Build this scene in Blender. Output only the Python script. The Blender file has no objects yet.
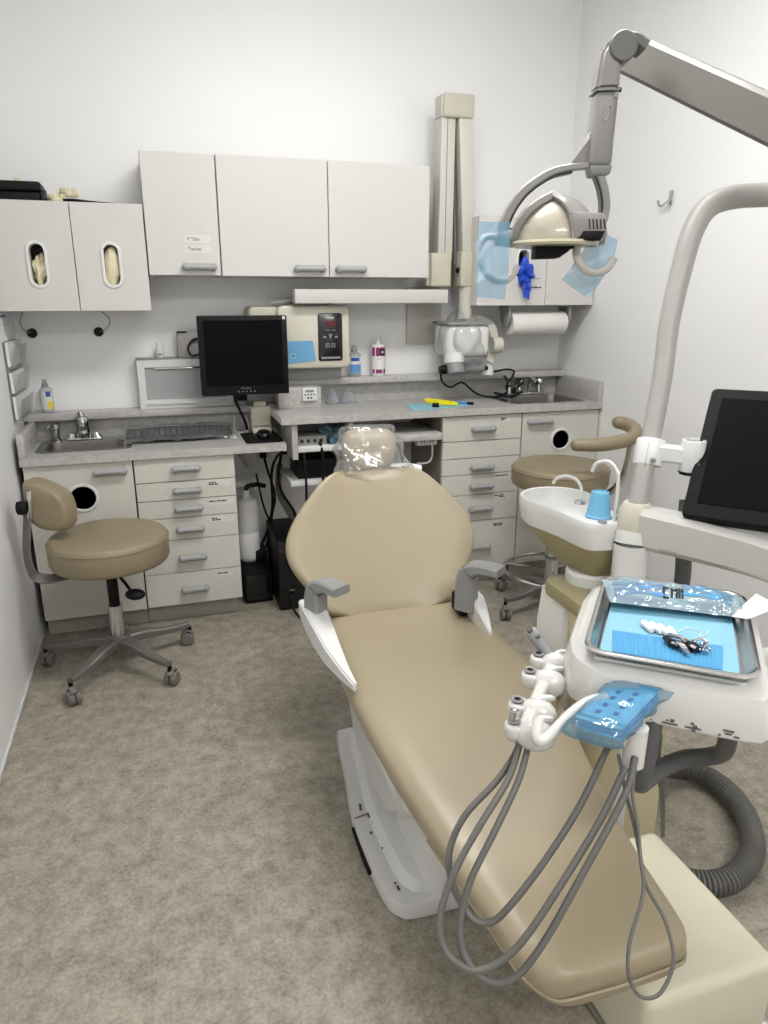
import bpy, bmesh, math, random
from mathutils import Matrix, Vector, Euler
random.seed(7)
SC = bpy.context.scene
COL = SC.collection
PI = math.pi
R = math.radians

# ------------------------------------------------------------------ materials
def lin(c):
    return tuple((v / 12.92 if v <= 0.04045 else ((v + 0.055) / 1.055) ** 2.4) for v in (x / 255.0 for x in c))

def mat(name, rgb, rough=0.5, metal=0.0, noise=0.0, nscale=30.0, bump=0.0, bscale=200.0, coat=0.0, spec=0.5):
    m = bpy.data.materials.new(name); m.use_nodes = True
    nt = m.node_tree; b = nt.nodes['Principled BSDF']
    c = lin(rgb)
    b.inputs['Base Color'].default_value = (*c, 1)
    b.inputs['Roughness'].default_value = rough
    b.inputs['Metallic'].default_value = metal
    b.inputs['Specular IOR Level'].default_value = spec
    b.inputs['Coat Weight'].default_value = coat
    tc = nt.nodes.new('ShaderNodeTexCoord')
    if noise > 0:
        n = nt.nodes.new('ShaderNodeTexNoise'); n.inputs['Scale'].default_value = nscale
        n.inputs['Detail'].default_value = 5
        r = nt.nodes.new('ShaderNodeValToRGB')
        r.color_ramp.elements[0].position = 0.3; r.color_ramp.elements[1].position = 0.7
        r.color_ramp.elements[0].color = (*[v * (1 - noise) for v in c], 1)
        r.color_ramp.elements[1].color = (*[min(1, v * (1 + noise)) for v in c], 1)
        nt.links.new(tc.outputs['Object'], n.inputs['Vector'])
        nt.links.new(n.outputs['Fac'], r.inputs['Fac'])
        nt.links.new(r.outputs['Color'], b.inputs['Base Color'])
    if bump > 0:
        n2 = nt.nodes.new('ShaderNodeTexNoise'); n2.inputs['Scale'].default_value = bscale
        n2.inputs['Detail'].default_value = 3
        bp = nt.nodes.new('ShaderNodeBump'); bp.inputs['Strength'].default_value = bump
        bp.inputs['Distance'].default_value = 0.002
        nt.links.new(tc.outputs['Object'], n2.inputs['Vector'])
        nt.links.new(n2.outputs['Fac'], bp.inputs['Height'])
        nt.links.new(bp.outputs['Normal'], b.inputs['Normal'])
    return m

def film(name, rgb, clear, gloss_edge=0.25, rough=0.12, wrinkle=0.0, sheen=0.02):
    """thin plastic: part transparent, part tinted, with a sheen that grows at grazing angles"""
    m = bpy.data.materials.new(name); m.use_nodes = True
    nt = m.node_tree; N = nt.nodes; out = N['Material Output']; N.remove(N['Principled BSDF'])
    tr = N.new('ShaderNodeBsdfTransparent'); tint = tuple(0.8 + 0.2 * v for v in lin(rgb))
    tr.inputs['Color'].default_value = (*tint, 1)
    df = N.new('ShaderNodeBsdfDiffuse'); df.inputs['Color'].default_value = (*lin(rgb), 1)
    tl = N.new('ShaderNodeBsdfTranslucent'); tl.inputs['Color'].default_value = (*lin(rgb), 1)
    gl = N.new('ShaderNodeBsdfGlossy'); gl.inputs['Roughness'].default_value = rough
    m0 = N.new('ShaderNodeMixShader'); m0.inputs['Fac'].default_value = 0.4
    nt.links.new(df.outputs[0], m0.inputs[1]); nt.links.new(tl.outputs[0], m0.inputs[2])
    m1 = N.new('ShaderNodeMixShader'); m1.inputs['Fac'].default_value = clear
    nt.links.new(m0.outputs[0], m1.inputs[1]); nt.links.new(tr.outputs[0], m1.inputs[2])
    lw = N.new('ShaderNodeLayerWeight'); lw.inputs['Blend'].default_value = gloss_edge
    m2 = N.new('ShaderNodeMixShader')
    mu = N.new('ShaderNodeMath'); mu.operation = 'MULTIPLY_ADD'; mu.inputs[1].default_value = 0.5; mu.inputs[2].default_value = sheen
    nt.links.new(lw.outputs['Fresnel'], mu.inputs[0]); nt.links.new(mu.outputs[0], m2.inputs['Fac'])
    nt.links.new(m1.outputs[0], m2.inputs[1]); nt.links.new(gl.outputs[0], m2.inputs[2])
    nt.links.new(m2.outputs[0], out.inputs['Surface'])
    if wrinkle > 0:
        tc = N.new('ShaderNodeTexCoord'); n2 = N.new('ShaderNodeTexNoise')
        n2.inputs['Scale'].default_value = 11; n2.inputs['Detail'].default_value = 2; n2.inputs['Distortion'].default_value = 1.5
        bp = N.new('ShaderNodeBump'); bp.inputs['Strength'].default_value = wrinkle; bp.inputs['Distance'].default_value = 0.02
        nt.links.new(tc.outputs['Object'], n2.inputs['Vector']); nt.links.new(n2.outputs['Fac'], bp.inputs['Height'])
        nt.links.new(bp.outputs['Normal'], gl.inputs['Normal']); nt.links.new(bp.outputs['Normal'], lw.inputs['Normal'])
    return m

def emitter(name, rgb, strength):
    m = bpy.data.materials.new(name); m.use_nodes = True
    b = m.node_tree.nodes['Principled BSDF']
    b.inputs['Base Color'].default_value = (*lin(rgb), 1)
    b.inputs['Emission Color'].default_value = (*lin(rgb), 1)
    b.inputs['Emission Strength'].default_value = strength
    return m

def speckle(name, base, dark, light, sc, rough=0.4, big=6.0, seams=0.0):
    m = bpy.data.materials.new(name); m.use_nodes = True
    nt = m.node_tree; N = nt.nodes; b = N['Principled BSDF']
    tc = N.new('ShaderNodeTexCoord')
    n1 = N.new('ShaderNodeTexNoise'); n1.inputs['Scale'].default_value = sc; n1.inputs['Detail'].default_value = 6; n1.inputs['Roughness'].default_value = 0.65
    n2 = N.new('ShaderNodeTexNoise'); n2.inputs['Scale'].default_value = big; n2.inputs['Detail'].default_value = 6; n2.inputs['Roughness'].default_value = 0.6
    mx = N.new('ShaderNodeMath'); mx.operation = 'MULTIPLY_ADD'; mx.inputs[1].default_value = 0.5
    m2 = N.new('ShaderNodeMath'); m2.operation = 'MULTIPLY'; m2.inputs[1].default_value = 0.5
    r = N.new('ShaderNodeValToRGB'); e = r.color_ramp.elements
    e[0].position = 0.36; e[0].color = (*lin(dark), 1); e[1].position = 0.62; e[1].color = (*lin(light), 1)
    k = e.new(0.5); k.color = (*lin(base), 1)
    L = nt.links
    L.new(tc.outputs['Object'], n1.inputs['Vector']); L.new(tc.outputs['Object'], n2.inputs['Vector'])
    L.new(n2.outputs['Fac'], m2.inputs[0]); L.new(n1.outputs['Fac'], mx.inputs[0]); L.new(m2.outputs[0], mx.inputs[2])
    L.new(mx.outputs[0], r.inputs['Fac'])
    col = r.outputs['Color']
    if seams:
        br = N.new('ShaderNodeTexBrick'); br.offset = 0; br.inputs['Scale'].default_value = 1.0
        br.inputs['Brick Width'].default_value = seams; br.inputs['Row Height'].default_value = seams * 3
        br.inputs['Mortar Size'].default_value = 0.0012; br.inputs['Mortar Smooth'].default_value = 0.3
        br.inputs['Color1'].default_value = br.inputs['Color2'].default_value = (1, 1, 1, 1)
        br.inputs['Mortar'].default_value = (0.72, 0.70, 0.66, 1)
        L.new(tc.outputs['Object'], br.inputs['Vector'])
        mm = N.new('ShaderNodeMix'); mm.data_type = 'RGBA'; mm.blend_type = 'MULTIPLY'; mm.inputs['Factor'].default_value = 0.6
        L.new(col, mm.inputs['A']); L.new(br.outputs['Color'], mm.inputs['B']); col = mm.outputs['Result']
    L.new(col, b.inputs['Base Color'])
    b.inputs['Roughness'].default_value = rough
    return m

M = {}
M['wall'] = mat('wall_paint', (237, 237, 237), 0.45, bump=0.05, bscale=90)
M['ceil'] = mat('ceiling_tile', (240, 240, 240), 0.8)
M['floor'] = speckle('floor_vinyl', (151, 144, 131), (120, 113, 101), (172, 165, 152), 100, 0.45, 24.0, seams=0.92)
M['lam'] = mat('cabinet_laminate', (204, 202, 198), 0.42)
M['lam_dark'] = mat('cabinet_inside', (120, 114, 104), 0.6)
M['lam_base'] = mat('base_cabinet_laminate', (206, 203, 194), 0.42)
M['toe'] = mat('toe_kick_grey', (166, 161, 150), 0.6)
M['counter'] = speckle('counter_laminate', (182, 180, 176), (166, 163, 159), (194, 192, 189), 110, 0.3, 30.0)
M['white'] = mat('white_plastic', (218, 219, 217), 0.35)
M['shell'] = mat('gloss_white_shell', (212, 211, 207), 0.25, coat=0.3)
M['chairwhite'] = mat('chair_white_casting', (222, 222, 221), 0.3, coat=0.2)
M['cream'] = mat('cream_enamel', (202, 198, 182), 0.32)
M['cream_dk'] = mat('beige_plastic', (190, 187, 170), 0.42)
M['boxcream'] = mat('junction_box_cream', (212, 207, 186), 0.4, noise=0.02, nscale=8)
M['olive'] = mat('olive_plastic', (146, 138, 106), 0.4)
M['vinyl'] = mat('tan_vinyl', (157, 145, 121), 0.36, bump=0.12, bscale=420)
M['vinyl_br'] = mat('brown_tan_vinyl', (140, 127, 103), 0.42, bump=0.1, bscale=420)
M['piping'] = mat('vinyl_piping', (150, 138, 114), 0.45)
M['grey'] = mat('grey_plastic', (138, 139, 140), 0.45)
M['greylamp'] = mat('lamp_grey', (146, 144, 141), 0.35)
M['springarm'] = mat('spring_arm_shaded_grey', (116, 114, 109), 0.42)  # darker than the pole grey, the arm's unlit side put into the colour
M['xrayarm'] = mat('xray_arm_beige', (200, 198, 188), 0.42)
M['labelpaper'] = mat('label_paper', (214, 212, 207), 0.8)
M['pouchpaper'] = mat('pouch_paper', (196, 222, 232), 0.8)
M['pedestal'] = mat('pedestal_cream', (206, 196, 160), 0.4)
M['armshell'] = mat('arm_shell', (192, 191, 187), 0.3, coat=0.2)
M['droparm'] = mat('drop_arm_grey', (140, 138, 134), 0.4)
M['grip'] = mat('grip_grey', (190, 188, 183), 0.4)
M['notepaper'] = mat('note_paper_blue', (104, 160, 198), 0.8)
M['knuckle'] = mat('dark_grey_joint', (96, 95, 93), 0.45)
M['greyarm'] = mat('arm_grey_paint', (164, 163, 158), 0.4)
M['handle'] = mat('handle_grey', (158, 160, 160), 0.35)
M['hose'] = mat('grey_hose', (98, 97, 93), 0.5)
M['hose_dk'] = mat('dark_grey_hose', (84, 84, 85), 0.5)
M['black'] = mat('black_plastic', (11, 11, 12), 0.5, spec=0.2)
M['blackg'] = mat('black_gloss', (12, 12, 15), 0.18)
M['screen'] = mat('dark_screen', (4, 5, 8), 0.5, spec=0.08)
M['rubber'] = mat('rubber', (112, 108, 104), 0.6)
M['chrome'] = mat('chrome', (205, 205, 205), 0.12, 1.0)
M['steel'] = mat('brushed_steel', (198, 197, 195), 0.22, 1.0)
M['steel_dk'] = mat('worn_steel', (140, 138, 134), 0.36, 1.0)
M['base_metal'] = mat('grey_base_metal', (116, 114, 110), 0.45, 0.4)
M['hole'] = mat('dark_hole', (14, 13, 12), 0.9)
M['paper'] = mat('white_paper', (224, 223, 220), 0.8)
M['towel'] = mat('paper_towel', (222, 220, 216), 0.9, bump=0.3, bscale=160)
M['ink'] = mat('black_ink', (35, 34, 36), 0.7)
M['bluepaper'] = mat('pale_blue_paper', (136, 188, 208), 0.8)
M['bluebib'] = mat('blue_bib', (84, 158, 204), 0.75)
M['bluecup'] = mat('blue_cup', (116, 184, 222), 0.4)
M['teal'] = mat('teal_wrap', (70, 104, 116), 0.6)
M['glove_blue'] = mat('blue_nitrile', (28, 72, 190), 0.4)
M['glove_cream'] = mat('cream_latex', (222, 212, 180), 0.6, noise=0.08, nscale=40)
M['yellow'] = mat('yellow_plastic', (238, 224, 40), 0.45)
M['gauze'] = mat('cotton', (240, 240, 238), 0.95, bump=0.3, bscale=300)
M['magenta'] = mat('magenta_label', (140, 40, 100), 0.5)
M['blue'] = mat('blue_label', (40, 80, 160), 0.5)
M['bluelt'] = mat('sky_blue_label', (96, 150, 205), 0.5)
M['yellow_l'] = mat('yellow_label', (230, 200, 50), 0.5)
M['tooth'] = mat('ivory_stone', (220, 212, 178), 0.5)
M['red'] = mat('red_display', (90, 26, 26), 0.3)
M['viewpane'] = mat('viewer_pane', (166, 167, 168), 0.35)
M['tank'] = mat('white_tank', (222, 222, 218), 0.35)
M['brown'] = mat('brown_bumper', (90, 78, 64), 0.6)
M['reflector'] = mat('lamp_reflector', (172, 166, 150), 0.28, noise=0.05, nscale=14, coat=0.4)
M['lens'] = mat('lamp_lens_rim', (186, 180, 156), 0.2)
M['clear'] = film('clear_plastic', (246, 247, 248), 0.88, 0.25, 0.16, 0.32, 0.06)
M['clearbox'] = film('clear_acrylic', (246, 247, 248), 0.86, 0.12, 0.08)
M['bluefilm'] = film('blue_barrier_film', (120, 186, 222), 0.55, 0.12, 0.2, 0.25)
M['blueclear'] = film('blue_clear_wrap', (140, 202, 232), 0.76, 0.25, 0.10, 0.6, 0.06)
M['pouch'] = film('clear_pouch', (214, 236, 244), 0.72, 0.3, 0.08, 1.0, 0.12)
M['clearblue'] = film('clear_bottle', (232, 238, 242), 0.72, 0.2, 0.1)
M['bluepad'] = mat('blue_wrapped_pad', (116, 186, 224), 0.4)
M['led'] = emitter('ceiling_diffuser', (253, 252, 250), 26.0)

# ------------------------------------------------------------------ mesh builder
def smooth_path(pts, n=6, closed=False):
    P = [Vector(p) for p in pts]
    if len(P) < 3: return P
    out = []
    L = len(P); rng = L if closed else L - 1
    for i in range(rng):
        if closed:
            p0, p1, p2, p3 = P[(i - 1) % L], P[i], P[(i + 1) % L], P[(i + 2) % L]
        else:
            p0 = P[i - 1] if i > 0 else P[0] * 2 - P[1]
            p1, p2 = P[i], P[i + 1]
            p3 = P[i + 2] if i + 2 < L else P[-1] * 2 - P[-2]
        for k in range(n):
            t = k / n
            out.append(0.5 * ((2 * p1) + (p2 - p0) * t + (2 * p0 - 5 * p1 + 4 * p2 - p3) * t * t + (3 * p1 - p0 - 3 * p2 + p3) * t ** 3))
    if not closed: out.append(P[-1])
    return out

class MB:
    def __init__(s): s.bm = bmesh.new()
    def _bev(s, verts, bev, seg):
        if bev <= 0: return
        es = set()
        for v in verts:
            for e in v.link_edges: es.add(e)
        bmesh.ops.bevel(s.bm, geom=list(es), offset=bev, segments=seg, affect='EDGES', profile=0.5, clamp_overlap=True)
    def box(s, x0, x1, y0, y1, z0, z1, bev=0.0, seg=2):
        r = bmesh.ops.create_cube(s.bm, size=1.0)
        for v in r['verts']:
            v.co = Vector(((x0 + x1) / 2 + v.co.x * (x1 - x0), (y0 + y1) / 2 + v.co.y * (y1 - y0), (z0 + z1) / 2 + v.co.z * (z1 - z0)))
        s._bev(r['verts'], bev, seg); return s
    def obox(s, c, size, mtx=None, bev=0.0, seg=2):
        r = bmesh.ops.create_cube(s.bm, size=1.0)
        mtx = mtx or Matrix.Identity(3); c = Vector(c)
        for v in r['verts']:
            v.co = c + mtx @ Vector((v.co.x * size[0], v.co.y * size[1], v.co.z * size[2]))
        s._bev(r['verts'], bev, seg); return s
    def loft(s, rings, cap=True, closed=True):
        vr = [[s.bm.verts.new(p) for p in r] for r in rings]
        n = len(vr[0])
        for a, b in zip(vr[:-1], vr[1:]):
            for i in range(n if closed else n - 1):
                j = (i + 1) % n
                try: s.bm.faces.new((a[i], a[j], b[j], b[i]))
                except ValueError: pass
        if cap and closed:
            s.bm.faces.new(list(reversed(vr[0]))); s.bm.faces.new(vr[-1])
        return s
    def cyl(s, p0, p1, r0, r1=None, seg=24):
        p0, p1 = Vector(p0), Vector(p1); r1 = r0 if r1 is None else r1
        q = (p1 - p0).to_track_quat('Z', 'Y')
        ring = lambda p, r: [p + q @ Vector((math.cos(2 * PI * i / seg) * r, math.sin(2 * PI * i / seg) * r, 0)) for i in range(seg)]
        return s.loft([ring(p0, r0), ring(p1, r1)])
    def tube(s, pts, r, seg=10, smooth=6, radii=None, closed=False, flat=1.0, up=None):
        P = smooth_path(pts, smooth, closed) if smooth > 1 else [Vector(p) for p in pts]
        rings = []; nrm = None; L = len(P)
        for i, p in enumerate(P):
            if closed: t = (P[(i + 1) % L] - P[i - 1]).normalized()
            else: t = (P[min(i + 1, L - 1)] - P[max(i - 1, 0)]).normalized()
            if up is not None:
                nrm = Vector(up) - t * t.dot(Vector(up)); nrm.normalize()
            elif nrm is None:
                a = Vector((0, 0, 1)) if abs(t.z) < 0.9 else Vector((1, 0, 0))
                nrm = (a - t * a.dot(t)).normalized()
            else:
                nrm = (nrm - t * nrm.dot(t)).normalized()
            b = t.cross(nrm)
            rr = r
            if radii:
                f = i / (L - 1) * (len(radii) - 1); k = min(int(f), len(radii) - 2); f -= k
                rr = radii[k] * (1 - f) + radii[k + 1] * f
            rings.append([p + (nrm * math.cos(2 * PI * k / seg) * flat + b * math.sin(2 * PI * k / seg)) * rr for k in range(seg)])
        if closed:
            rings.append(rings[0])
            vr = [[s.bm.verts.new(q) for q in rg] for rg in rings[:-1]]; vr.append(vr[0])
            for a, b in zip(vr[:-1], vr[1:]):
                for i in range(seg):
                    j = (i + 1) % seg; s.bm.faces.new((a[i], a[j], b[j], b[i]))
            return s
        return s.loft(rings)
    def bar(s, pts, w, t, up, smooth=6, ws=None):
        """rectangular bar swept along pts; w across (perpendicular to up), t along up"""
        P = smooth_path(pts, smooth) if smooth > 1 else [Vector(p) for p in pts]
        rings = []; L = len(P)
        for i, p in enumerate(P):
            tg = (P[min(i + 1, L - 1)] - P[max(i - 1, 0)]).normalized()
            n = Vector(up) - tg * tg.dot(Vector(up)); n.normalize(); b = tg.cross(n)
            ww, tt = w, t
            if ws:
                f = i / (L - 1) * (len(ws) - 1); k = min(int(f), len(ws) - 2); f -= k
                ww = ws[k][0] * (1 - f) + ws[k + 1][0] * f; tt = ws[k][1] * (1 - f) + ws[k + 1][1] * f
            A, B = ww / 2, tt / 2; c = min(A, B) * 0.35
            ring = [(A - c, -B), (A, -B + c), (A, B - c), (A - c, B), (-A + c, B), (-A, B - c), (-A, -B + c), (-A + c, -B)]
            rings.append([p + b * q[0] + n * q[1] for q in ring])
        return s.loft(rings)
    def lathe(s, prof, c=(0, 0, 0), q=None, seg=32):
        c = Vector(c); rings = []
        for r, z in prof:
            ring = []
            for i in range(seg):
                v = Vector((math.cos(2 * PI * i / seg) * r, math.sin(2 * PI * i / seg) * r, z))
                ring.append(c + (q @ v if q else v))
            rings.append(ring)
        return s.loft(rings)
    def prism(s, poly, ext, bev=0.0, seg=2):
        e = Vector(ext)
        a = [s.bm.verts.new(Vector(p)) for p in poly]; b = [s.bm.verts.new(Vector(p) + e) for p in poly]
        n = len(a)
        s.bm.faces.new(a); s.bm.faces.new(list(reversed(b)))
        for i in range(n):
            j = (i + 1) % n; s.bm.faces.new((a[j], a[i], b[i], b[j]))
        s._bev(a + b, bev, seg)
        return s
    def sphere(s, c, r, seg=24, rings=14, mtx=None):
        if not hasattr(r, '__len__'): r = (r, r, r)
        q = bmesh.ops.create_uvsphere(s.bm, u_segments=seg, v_segments=rings, radius=1.0)
        for v in q['verts']:
            p = Vector((v.co.x * r[0], v.co.y * r[1], v.co.z * r[2]))
            v.co = Vector(c) + (mtx @ p if mtx else p)
        return s
    def holed(s, outer, hole, axis_ext):
        """flat panel with one hole, thickened along axis_ext; outer & hole are loops of 3-D points"""
        e = Vector(axis_ext)
        for k, off in ((0, Vector((0, 0, 0))), (1, e)):
            vo = [s.bm.verts.new(Vector(p) + off) for p in outer]; vh = [s.bm.verts.new(Vector(p) + off) for p in hole]
            es = [s.bm.edges.new((vo[i], vo[(i + 1) % len(vo)])) for i in range(len(vo))]
            es += [s.bm.edges.new((vh[i], vh[(i + 1) % len(vh)])) for i in range(len(vh))]
            bmesh.ops.triangle_fill(s.bm, edges=es, use_beauty=True, use_dissolve=False)
            if k == 0: A = (vo, vh)
            else: B = (vo, vh)
        for a, b in zip(A, B):
            n = len(a)
            for i in range(n):
                j = (i + 1) % n; s.bm.faces.new((a[i], a[j], b[j], b[i]))
        return s
    def grid(s, f, nu, nv):
        vs = [[s.bm.verts.new(Vector(f(i / nu, j / nv))) for j in range(nv + 1)] for i in range(nu + 1)]
        for i in range(nu):
            for j in range(nv):
                s.bm.faces.new((vs[i][j], vs[i + 1][j], vs[i + 1][j + 1], vs[i][j + 1]))
        return s

def rrect(w, h, r, n=5):
    """rounded rectangle outline, centred, counter clockwise"""
    out = []
    for cx, cy, a0 in ((w / 2 - r, h / 2 - r, 0), (-w / 2 + r, h / 2 - r, 90), (-w / 2 + r, -h / 2 + r, 180), (w / 2 - r, -h / 2 + r, 270)):
        for k in range(n + 1):
            a = R(a0 + 90 * k / n); out.append((cx + math.cos(a) * r, cy + math.sin(a) * r))
    return out

def circ(r, n=32, rz=None):
    return [(math.cos(2 * PI * i / n) * r, math.sin(2 * PI * i / n) * (rz or r)) for i in range(n)]

# ------------------------------------------------------------------ objects
ROOTM = {}
def tag(o, label=None, cat=None, group=None, kind=None):
    if label: o['label'] = label
    if cat: o['category'] = cat
    if group: o['group'] = group
    if kind: o['kind'] = kind
    return o

def thing(name, label, cat, loc=(0, 0, 0), rotz=0.0, group=None):
    o = bpy.data.objects.new(name, None); COL.objects.link(o)
    o.empty_display_size = 0.1
    o.location = loc; o.rotation_euler = (0, 0, rotz)
    ROOTM[o.name] = Matrix.Translation(Vector(loc)) @ Matrix.Rotation(rotz, 4, 'Z')
    return tag(o, label, cat, group)

def finish(mb, name, m, ang=35.0, sub=0):
    bmesh.ops.remove_doubles(mb.bm, verts=mb.bm.verts, dist=1e-6)
    bmesh.ops.recalc_face_normals(mb.bm, faces=mb.bm.faces)
    me = bpy.data.meshes.new(name); mb.bm.to_mesh(me); mb.bm.free()
    me.materials.append(M[m] if isinstance(m, str) else m)
    me.shade_smooth(); me.set_sharp_from_angle(angle=R(ang))
    return me

def part(parent, name, mb, m, world=True, ang=35.0, label=None, sub=0):
    """a part mesh; world=True when its coordinates are world ones"""
    if world:
        r = parent
        while r.parent: r = r.parent
        mb.bm.transform(ROOTM[r.name].inverted())
    o = bpy.data.objects.new(name, finish(mb, name, m, ang)); COL.objects.link(o)
    o.parent = parent
    if sub:
        md = o.modifiers.new('smooth', 'SUBSURF'); md.levels = sub; md.render_levels = sub
    if label: o['label'] = label
    return o

def single(name, mb, m, label=None, cat=None, group=None, kind=None, ang=35.0, sub=0):
    vs = [v.co for v in mb.bm.verts]
    c = Vector(((min(v.x for v in vs) + max(v.x for v in vs)) / 2, (min(v.y for v in vs) + max(v.y for v in vs)) / 2, min(v.z for v in vs)))
    mb.bm.transform(Matrix.Translation(-c))
    o = bpy.data.objects.new(name, finish(mb, name, m, ang)); COL.objects.link(o)
    o.location = c
    ROOTM[o.name] = Matrix.Translation(c)
    if sub:
        md = o.modifiers.new('smooth', 'SUBSURF'); md.levels = sub; md.render_levels = sub
    return tag(o, label, cat, group, kind)

def copy_thing(root, loc, rotz=None, label=None):
    c = root.copy(); COL.objects.link(c); c.location = loc
    if rotz is not None: c.rotation_euler = (0, 0, rotz)
    def rec(a, b):
        for ch in list(a.children):
            d = ch.copy(); COL.objects.link(d); d.parent = b; rec(ch, d)
    rec(root, c)
    if label: c['label'] = label
    return c

def lettering(parent, name, text, pos, size, m='ink', face='-Y', align='LEFT', shear=0):
    cu = bpy.data.curves.new('txt', 'FONT'); cu.body = text; cu.size = size; cu.align_x = align; cu.extrude = 0.0003
    t = bpy.data.objects.new('txt', cu); COL.objects.link(t)
    dg = bpy.context.evaluated_depsgraph_get(); dg.update()
    me = bpy.data.meshes.new_from_object(t.evaluated_get(dg))
    bpy.data.objects.remove(t); bpy.data.curves.remove(cu)
    if isinstance(face, Matrix): rot = face
    elif face == '-Y': rot = Matrix.Rotation(R(90), 4, 'X')
    elif face == '+Z': rot = Matrix.Identity(4)
    elif face == '+X': rot = Matrix.Rotation(R(90), 4, 'Z') @ Matrix.Rotation(R(90), 4, 'X')
    mb = MB(); mb.bm.from_mesh(me); bpy.data.meshes.remove(me)
    mb.bm.transform(Matrix.Translation(Vector(pos)) @ rot)
    return part(parent, name, mb, m)

def dashes(mb, x, y, z, widths, h=0.004, gap=0.004, t=0.0006):
    """a line of small print too small to read, as dark marks on a face looking to -Y"""
    for w in widths:
        mb.box(x, x + w, y - t, y, z, z + h); x += w + gap
    return mb
# ------------------------------------------------------------------ the room
XL, XR, YB, YF, ZC = -0.578, 2.17, 3.605, -2.2, 2.9
def struct(name, mb, m, label=None, ang=35):
    return single(name, mb, m, label, None, None, 'structure', ang)
struct('floor', MB().box(XL - 0.1, XR + 0.1, YF - 0.1, YB + 0.1, -0.1, 0), 'floor')
struct('ceiling', MB().box(XL - 0.1, XR + 0.1, YF - 0.1, YB + 0.1, ZC, ZC + 0.1), 'ceil')
struct('wall_back', MB().box(XL - 0.1, XR + 0.1, YB, YB + 0.1, 0, ZC), 'wall')
struct('wall_left', MB().box(XL - 0.1, XL, YF, YB, 0, ZC), 'wall')
struct('wall_right', MB().box(XR, XR + 0.1, YF, YB, 0, ZC), 'wall')
struct('wall_front', MB().box(XL - 0.1, XR + 0.1, YF - 0.1, YF, 0, ZC), 'wall')
struct('baseboard_left', MB().box(XL, XL + 0.008, YF, 3.2, 0, 0.018, 0.002), 'white')
struct('baseboard_right', MB().box(XR - 0.008, XR, YF, 3.2, 0, 0.018, 0.002), 'white')

WP = [(-.19, -.031), (-.19, -.06), (-.15, -.088), (0, -.096), (.15, -.088), (.19, -.06), (.19, -.031)]
for lx, ly, lab in ((0.85, 1.8, 'ceiling light panel above the dental chair'), (0.85, -0.9, 'ceiling light panel behind the camera, near the room entrance')):
    t = thing('ceiling_light', lab, 'light', (lx, ly, ZC))
    a, b = 0.62, 0.31
    part(t, 'frame', MB().box(lx - a, lx + a, ly - b * .75, ly + b * .75, ZC - 0.03, ZC - 0.001, 0.004), 'white')
    mb = MB(); mb.loft([[(lx - a + .02, ly + y, ZC + z) for y, z in WP], [(lx + a - .02, ly + y, ZC + z) for y, z in WP]])
    part(t, 'diffuser', mb, 'led')
    for s in (-1, 1): part(t, 'end_cap', MB().box(lx + s * (a - .01) - .011, lx + s * (a - .01) + .011, ly - b * .7, ly + b * .7, ZC - .10, ZC - 0.03, .006), 'white')

# ------------------------------------------------------------------ cabinet helpers
def handle(parent, x, y, z, w=0.115, m='handle'):
    """rounded bar pull on a face looking to -Y"""
    mb = MB()
    mb.tube([(x - w / 2, y - 0.024, z), (x + w / 2, y - 0.024, z)], 0.013, 14, 1)
    for sx in (-1, 1):
        mb.sphere((x + sx * w / 2, y - 0.024, z), 0.0155, 14, 10)
        mb.cyl((x + sx * w / 2, y - 0.024, z - 0.003), (x + sx * w / 2, y + 0.001, z - 0.003), 0.014, 0.0145, 14)
    return part(parent, 'handle', mb, m)

def carcass(parent, x0, x1, y0, y1, z0, z1, m='lam_base', t=0.018, name='body'):
    mb = MB()
    mb.box(x0, x0 + t, y0, y1, z0, z1); mb.box(x1 - t, x1, y0, y1, z0, z1)
    mb.box(x0 + t, x1 - t, y0, y1, z0, z0 + t); mb.box(x0 + t, x1 - t, y0, y1, z1 - t, z1)
    mb.box(x0 + t, x1 - t, y1 - 0.008, y1, z0 + t, z1 - t)
    return part(parent, name, mb, m)

def stadium(cx, cz, w, h, y, n=10):
    r = w / 2; out = []
    for k in range(n + 1):
        a = R(180 * k / n); out.append((cx + math.cos(a) * r, y, cz + h / 2 - r + math.sin(a) * r))
    for k in range(n + 1):
        a = R(180 + 180 * k / n); out.append((cx + math.cos(a) * r, y, cz - h / 2 + r + math.sin(a) * r))
    return out

YD = 3.158      # face of the base cabinet fronts
G = 0.0018
def drawer_unit(label, x0, x1, zs, handles, hx, labels, y1=3.6, hw=0.115):
    t = thing('drawer_cabinet', label, 'cabinet', ((x0 + x1) / 2, 3.4, 0))
    part(t, 'body', MB().box(x0, x1, YD + 0.019, y1, zs[-1] - 0.002, zs[0] + 0.002, 0.001), 'lam_dark')
    part(t, 'side_panel', MB().box(x1 - 0.0005, x1 + 0.0015, YD + 0.019, y1, zs[-1], zs[0]), 'lam_base')
    part(t, 'toe_kick', MB().box(x0, x1 - 0.015, YD + 0.062, y1 - 0.02, 0, zs[-1] - 0.003), 'toe')
    part(t, 'corner_bumper', MB().box(x1 - .022, x1 - .001, YD - .001, YD + .01, zs[-1] - .004, zs[-1] + .003), 'brown')
    for i in range(len(zs) - 1):
        d = part(t, 'drawer', MB().box(x0 + G, x1 - G, YD, YD + 0.018, zs[i + 1] + G, zs[i] - G, 0.0012, 1), 'lam_base')
        if handles[i] is not None: handle(d, hx, YD, handles[i], hw)
        if labels[i]:
            lx, lz, lw, lines = labels[i]
            s = part(d, 'label_strip', MB().box(lx, lx + lw, YD - 0.0007, YD, lz - 0.013, lz + 0.013), 'labelpaper')
            mb = MB()
            for k, (dx, ws) in enumerate(lines):
                dashes(mb, lx + dx, YD - 0.0007, lz + 0.003 - k * 0.008, ws, 0.0055, 0.003)
            part(d, 'lettering', mb, 'ink')
    return t

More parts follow.
